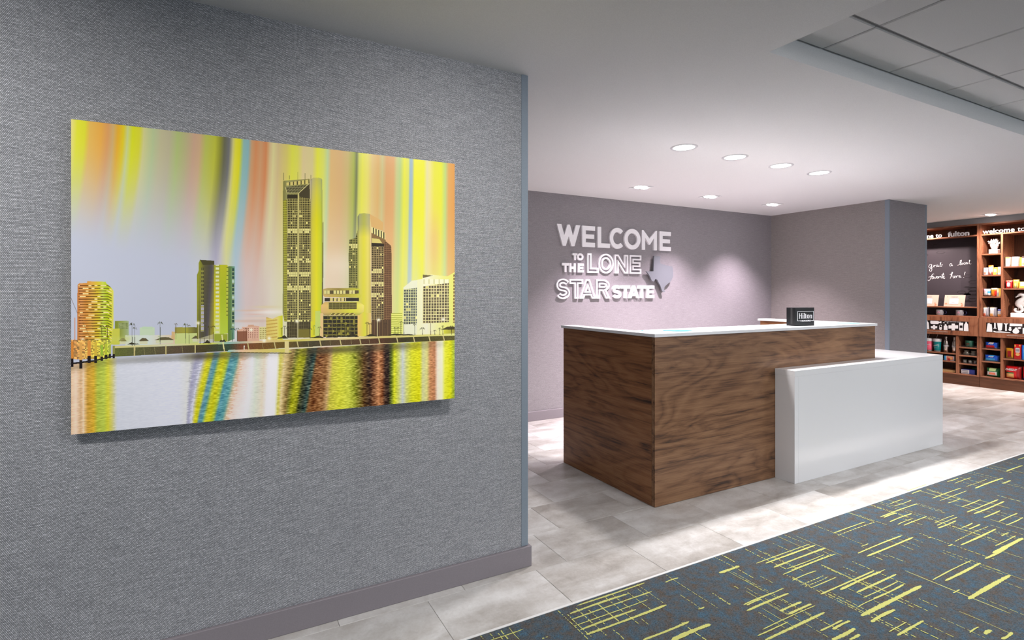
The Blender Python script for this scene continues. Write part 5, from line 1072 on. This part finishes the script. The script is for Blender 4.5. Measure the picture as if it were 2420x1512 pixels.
# cups and bottles
def tumbler(y, body, label):
    t = thing('lidded_cup', (9.41, y, .4464), label, 'cup', 'lidded cups with straws')
    mb = MB(); mb.lathe([(.037, .0004), (.040, .016), (.041, .017)], n=28); mb.build('base_ring', C_['white'], t, local=True)
    mb = MB(); mb.lathe([(.0395, .0168), (.0415, .030), (.0475, .150)], n=28); mb.build('body', body, t, local=True)
    mb = MB(); mb.lathe([(.0478, .1502), (.0505, .152), (.0515, .190), (.0485, .194), (0, .194)], n=28, cap=False); mb.build('lid', C_['white'], t, local=True)
    mb = MB(); mb.tube([(.0, .012, .1942), (.004, -.004, .256)], .0035, 8); mb.build('straw', pm('clear_straw', rgb(210, 205, 205), .2, trans=.5), t, local=True)
    mb = MB(); text_mesh(mb, 'ROCKPORT', lambda a, b, d: (-(.0462 + (b - .09) * .05) * math.cos(a / .0465) - d, -.0465 * math.sin(a / .0465), b + a * .28), .0, .0012, width=.075, height=.022, bold=.02, x0=-.045, y0=.088)
    mb.build('lettering', C_['white'], t, local=True)
    mb = MB(); text_mesh(mb, 'TEXAS', lambda a, b, d: (-.0452 * math.cos(a / .0455) - d, -.0455 * math.sin(a / .0455), b), .0, .0012, width=.040, height=.009, x0=-.03, y0=.062, spacing=1.3)
    mb.build('small_lettering', C_['white'], t, local=True)
tumbler(4.140, C_['rose'], 'rose pink lidded cup with straw beside the grey wing wall')
tumbler(4.033, C_['teal'], 'teal lidded cup with straw and white lettering')
for y, s in ((3.922, 'left'), (3.818, 'right')):
    t = thing('steel_bottle', (9.415, y, .4464), 'tall steel water bottle, %s of the pair beside the teal cup' % s, 'bottle', 'steel water bottles')
    mb = MB(); mb.lathe([(.029, .0004), (.0325, .004), (.0325, .120), (.030, .150), (.022, .178), (.0165, .192), (.0165, .200)], n=28); mb.build('body', M['steel'], t, local=True)
    mb = MB(); mb.lathe([(.0185, .2002), (.0190, .204), (.0190, .228), (.017, .232)], n=24); mb.build('cap', M['steel'], t, local=True)
    mb = MB(); mb.lathe([(.0327, .086), (.0336, .087), (.0336, .106), (.0327, .107)], n=28, cap=False); mb.build('band', pm('bottle_band', rgb(200, 198, 202), .5), t, local=True)
# mugs below the chalkboard and the two cards
grey_glaze = pm('grey_glaze', rgb(166, 164, 170), .3); cob = pm('cobalt_glaze', rgb(34, 42, 92), .3)
for y, lab in ((4.26, 'grey mug with blue handle, mostly hidden by the wing wall'), (3.995, 'grey mug with blue handle, left of the two fully seen below the cards'), (3.750, 'grey mug with blue handle below the right card')):
    t = mug(9.395, y, .9944, .0455, .080, grey_glaze, cob, lab, 'grey mugs below the chalkboard')
    mb = MB()
    for dy, dz, rr in ((-.002, .052, .011), (-.012, .040, .009), (.008, .040, .009)):
        mb.lathe([(0, 0), (rr, 0)], n=8, cap=False)
        mb.v[-16:] = [(-.0462 + ((Y_ + dy) ** 2) * 11, Y_ + dy, X_ + dz) for X_, Y_, Z_ in mb.v[-16:]]
    mb.build('emblem', C_['pink'], t, local=True)
card_m = pm('card_paper', rgb(196, 172, 156), .6)
def card(y0, y1, label):
    w_, h = y0 - y1, .166; t = thing('framed_card', (SX + .050, (y0 + y1) / 2, 1.1252), label, 'card', 'cards on the chalkboard shelf')
    ln = lambda b: [(X_ + .26 * Z_, Y_, Z_) for X_, Y_, Z_ in b.v]
    mb = MB(); mb.box(-.004, .004, -w_ / 2, w_ / 2, .0004, h, b=.001); mb.v = ln(mb); mb.build('card', card_m, t, local=True)
    mb = MB(); mb.box(-.0052, -.003, -w_ * .20, w_ * .24, h * .22, h * .70); mb.v = ln(mb); mb.build('photo_window', C_['white'], t, local=True)
    mb = MB(); mb.box(-.0056, -.003, -w_ * .22, w_ * .26, h * .70, h * .735); mb.box(-.0056, -.003, -w_ * .02, w_ * .13, h * .34, h * .375); mb.box(-.0056, -.003, -w_ * .2, w_ * .27, h * .195, h * .215); mb.v = ln(mb); mb.build('rule_lines', C_['grey'], t, local=True)
    mb = MB(); text_mesh(mb, 'Celebrate', lambda a, b, d: (-.004 - d, -a, b), 0, .0014, width=w_ * .34, height=.024, x0=-w_ * .18, y0=h * .80, shear=.3); mb.v = ln(mb); mb.build('lettering', C_['grey'], t, local=True)
    mb = MB(); n = 0
    for cx, cz, s in ((w_ * .39, h * .24, .022), (-w_ * .40, h * .14, .020), (-w_ * .36, h * .28, .014), (w_ * .35, h * .84, .010), (-w_ * .38, h * .06, .014)):
        pts = [(cx + s * (1 if i % 2 == 0 else .35) * math.cos(i * PI / 6), cz + s * .8 * (1 if i % 2 == 0 else .35) * math.sin(i * PI / 6)) for i in range(12)]
        loops_mesh(mb, [[(a, max(b, .001)) for a, b in pts]], lambda a, b, d: (-.004 - d, a, b), 0, .0013)
    mb.v = ln(mb); mb.build('shell_print', C_['coral'], t, local=True)
    mb = MB(); mb.box(.07, .10, -.04, .04, .0004, .003); mb.tube([(.045, 0, .11), (.085, 0, .003)], .003, 6); mb.build('easel', M['acrylic'], t, local=True)
card(4.271, 4.017, 'cream greeting card on the chalkboard shelf, partly hidden by the wing wall')
card(3.941, 3.691, 'cream greeting card with coral starfish on the chalkboard shelf, fully seen')
# white sculptures
plaster = pm('white_plaster', rgb(240, 238, 238), .55)
t = thing('coral_sculpture', (9.42, 3.362, 1.8664), 'white branching coral sculpture on a block, top of the narrow bay', 'sculpture')
mb = MB(); mb.box(-.045, .045, -.047, .047, .0004, .062, b=.003); mb.build('plinth_block', plaster, t, local=True)
mb = MB(); mb.lathe([(.024, .0622), (.036, .080), (.048, .110), (.045, .140), (.030, .158), (0, .164)], n=18, cap=False)
rr_ = random.Random(3)
for i in range(46):
    th = rr_.uniform(0, 2 * PI); ph_ = rr_.uniform(.05, 1.25); d = Vector((math.cos(th) * math.sin(ph_), math.sin(th) * math.sin(ph_), math.cos(ph_)))
    p0 = Vector((0, 0, .118)) + d * .032; L_ = .034 + .026 * rr_.random()
    mb.tube([p0, p0 + d * L_ * .6 + Vector((0, 0, .004)), p0 + d * L_ + Vector((0, 0, .010))], [.0085, .0065, .002], 6)
mb.build('coral', plaster, t, local=True)
t = thing('seahorse_sculpture', (9.43, 3.10, .9944), 'white seahorse sculpture on a block above the right drawer', 'sculpture')
mb = MB(); mb.box(-.05, .05, -.078, .078, .0004, .060, b=.003); mb.build('plinth_block', plaster, t, local=True)
SEA = [(3.140, 1.258, .006), (3.126, 1.267, .0085), (3.112, 1.279, .013), (3.096, 1.292, .021), (3.078, 1.296, .025), (3.060, 1.284, .025), (3.053, 1.262, .023), (3.062, 1.240, .026), (3.082, 1.216, .034), (3.100, 1.192, .039), (3.108, 1.166, .037), (3.098, 1.142, .027), (3.082, 1.122, .021), (3.072, 1.100, .0185), (3.074, 1.080, .017), (3.090, 1.066, .0155), (3.110, 1.062, .0145), (3.132, 1.068, .0135), (3.148, 1.082, .0125), (3.150, 1.096, .011), (3.142, 1.104, .0095), (3.133, 1.100, .008), (3.131, 1.092, .006)]
def resamp(P_, n):
    out = []
    for i in range(len(P_) - 1):
        p0, p1, p2, p3 = (np.array(P_[max(0, min(len(P_) - 1, j))]) for j in (i - 1, i, i + 1, i + 2))
        for k_ in range(n):
            t_ = k_ / n; out.append(.5 * ((2 * p1) + (-p0 + p2) * t_ + (2 * p0 - 5 * p1 + 4 * p2 - p3) * t_ ** 2 + (-p0 + 3 * p1 - 3 * p2 + p3) * t_ ** 3))
    out.append(np.array(P_[-1])); return out
rs = resamp([(y - 3.10, z - .9944 + .006, r) for y, z, r in SEA], 4)
mb = MB(); mb.tube([(0, q[0], q[1]) for q in rs], [float(q[2]) * (1 + .05 * (i % 2)) for i, q in enumerate(rs)], 12)
mb.build('body', plaster, t, local=True)
mb = MB(); fin = [(-.012, .215), (-.062, .196), (-.072, .176), (-.058, .152), (-.034, .142), (-.014, .150)]
mb.prism(fin, lambda a, b, d: (d, a, b), -.006, .006); mb.build('back_fin', plaster, t, local=True)
mb = MB(); mb.tube([(0, .012, .0602), (0, .012, .150)], .005, 8); mb.build('support_rod', M['steel'], t, local=True)
mb = MB()
for i in range(6): a_ = .2 + i * .42; mb.tube([(0, -.020 - .026 * math.cos(a_ + .6) * -.3, .318 + .004 * i * 0), (0, -.022 - .034 * math.cos(a_) * .9, .302 + .034 * math.sin(a_))], [.006, .0015], 6)
mb.build('crest', plaster, t, local=True)

# ------------------------------------------------------------------ carpet pattern: tufted yellow-green yarn lines
rc = random.Random(11)
for i in range(46):                      # the same kind of clusters carry on where the traced ones stop
    cx, cy = (rc.uniform(4.6, 9.5), rc.uniform(-2.6, 1.6)) if i < 26 else (rc.uniform(-2.5, 4.6), rc.uniform(-2.8, .15))
    if cx < 4.9 and cy > .4: continue
    for k in range(rc.randint(3, 6)):
        x = cx + rc.uniform(-.15, .15); y = cy + rc.uniform(-.18, .18); L_ = rc.uniform(.1, .4); CX.append((x, x + L_, min(y, 1.86), rc.choice((.006, .008, .012, .017))))
    for k in range(rc.randint(4, 7)):
        x = cx + rc.uniform(-.05, .35); y = cy + rc.uniform(-.3, .0); CY.append((x, y, min(1.87, y + rc.uniform(.2, .7))))
def yarn_strip(mb, horiz, a0, a1, c, w_, dash):
    step = .0042 if not dash else .0036; n = max(2, int((a1 - a0) / step)); z = .0045 + rc.random() * .0012
    run = []; a = a0; gap = False; cnt = 0
    drift = rc.uniform(-.004, .004)
    def flush():
        if len(run) > 1:
            k = len(mb.v)
            for p, cc_, hw_ in run:
                for s_ in (-1, 1): mb.v.append((p, cc_ + s_ * hw_, z) if horiz else (cc_ + s_ * hw_, p, z))
            for i in range(len(run) - 1):
                mb.face((k + 2 * i, k + 2 * i + 2, k + 2 * i + 3, k + 2 * i + 1))
        run.clear()
    for i in range(n + 1):
        f = i / n; p = a0 + (a1 - a0) * f
        hw_ = w_ / 2 * (.80 + .40 * rc.random()) * (min(1, .45 + 9 * min(f, 1 - f)) * (1 + .12 * math.sin(f * 7 + c * 50)) if not dash else 1)
        cc_ = c + drift * math.sin(f * 3) + rc.uniform(-.0006, .0006)
        if dash:
            cnt -= 1
            if cnt <= 0:
                gap = not gap; cnt = 1 if gap else rc.randint(2, 9)
                if gap: flush()
            if gap: continue
        run.append((p, cc_, hw_))
    flush()
mb = MB()
for a0, a1, c, w_ in CX: yarn_strip(mb, True, a0, a1, c, w_ * (.66 if w_ > .007 else .8), w_ < .0062 and rc.random() < .6)
for x, a0, a1 in CY: yarn_strip(mb, False, a0, a1, x, rc.choice((.0026, .0032, .004, .005)), rc.random() < .85)
o = mb.build('yarn_lines', M['yarn'], carpet); o['kind'] = 'stuff'

# the lettering helpers leave unused blocks behind; drop them
for blk in (bpy.data.curves, bpy.data.meshes):
    for d in list(blk):
        if d.users == 0: blk.remove(d)
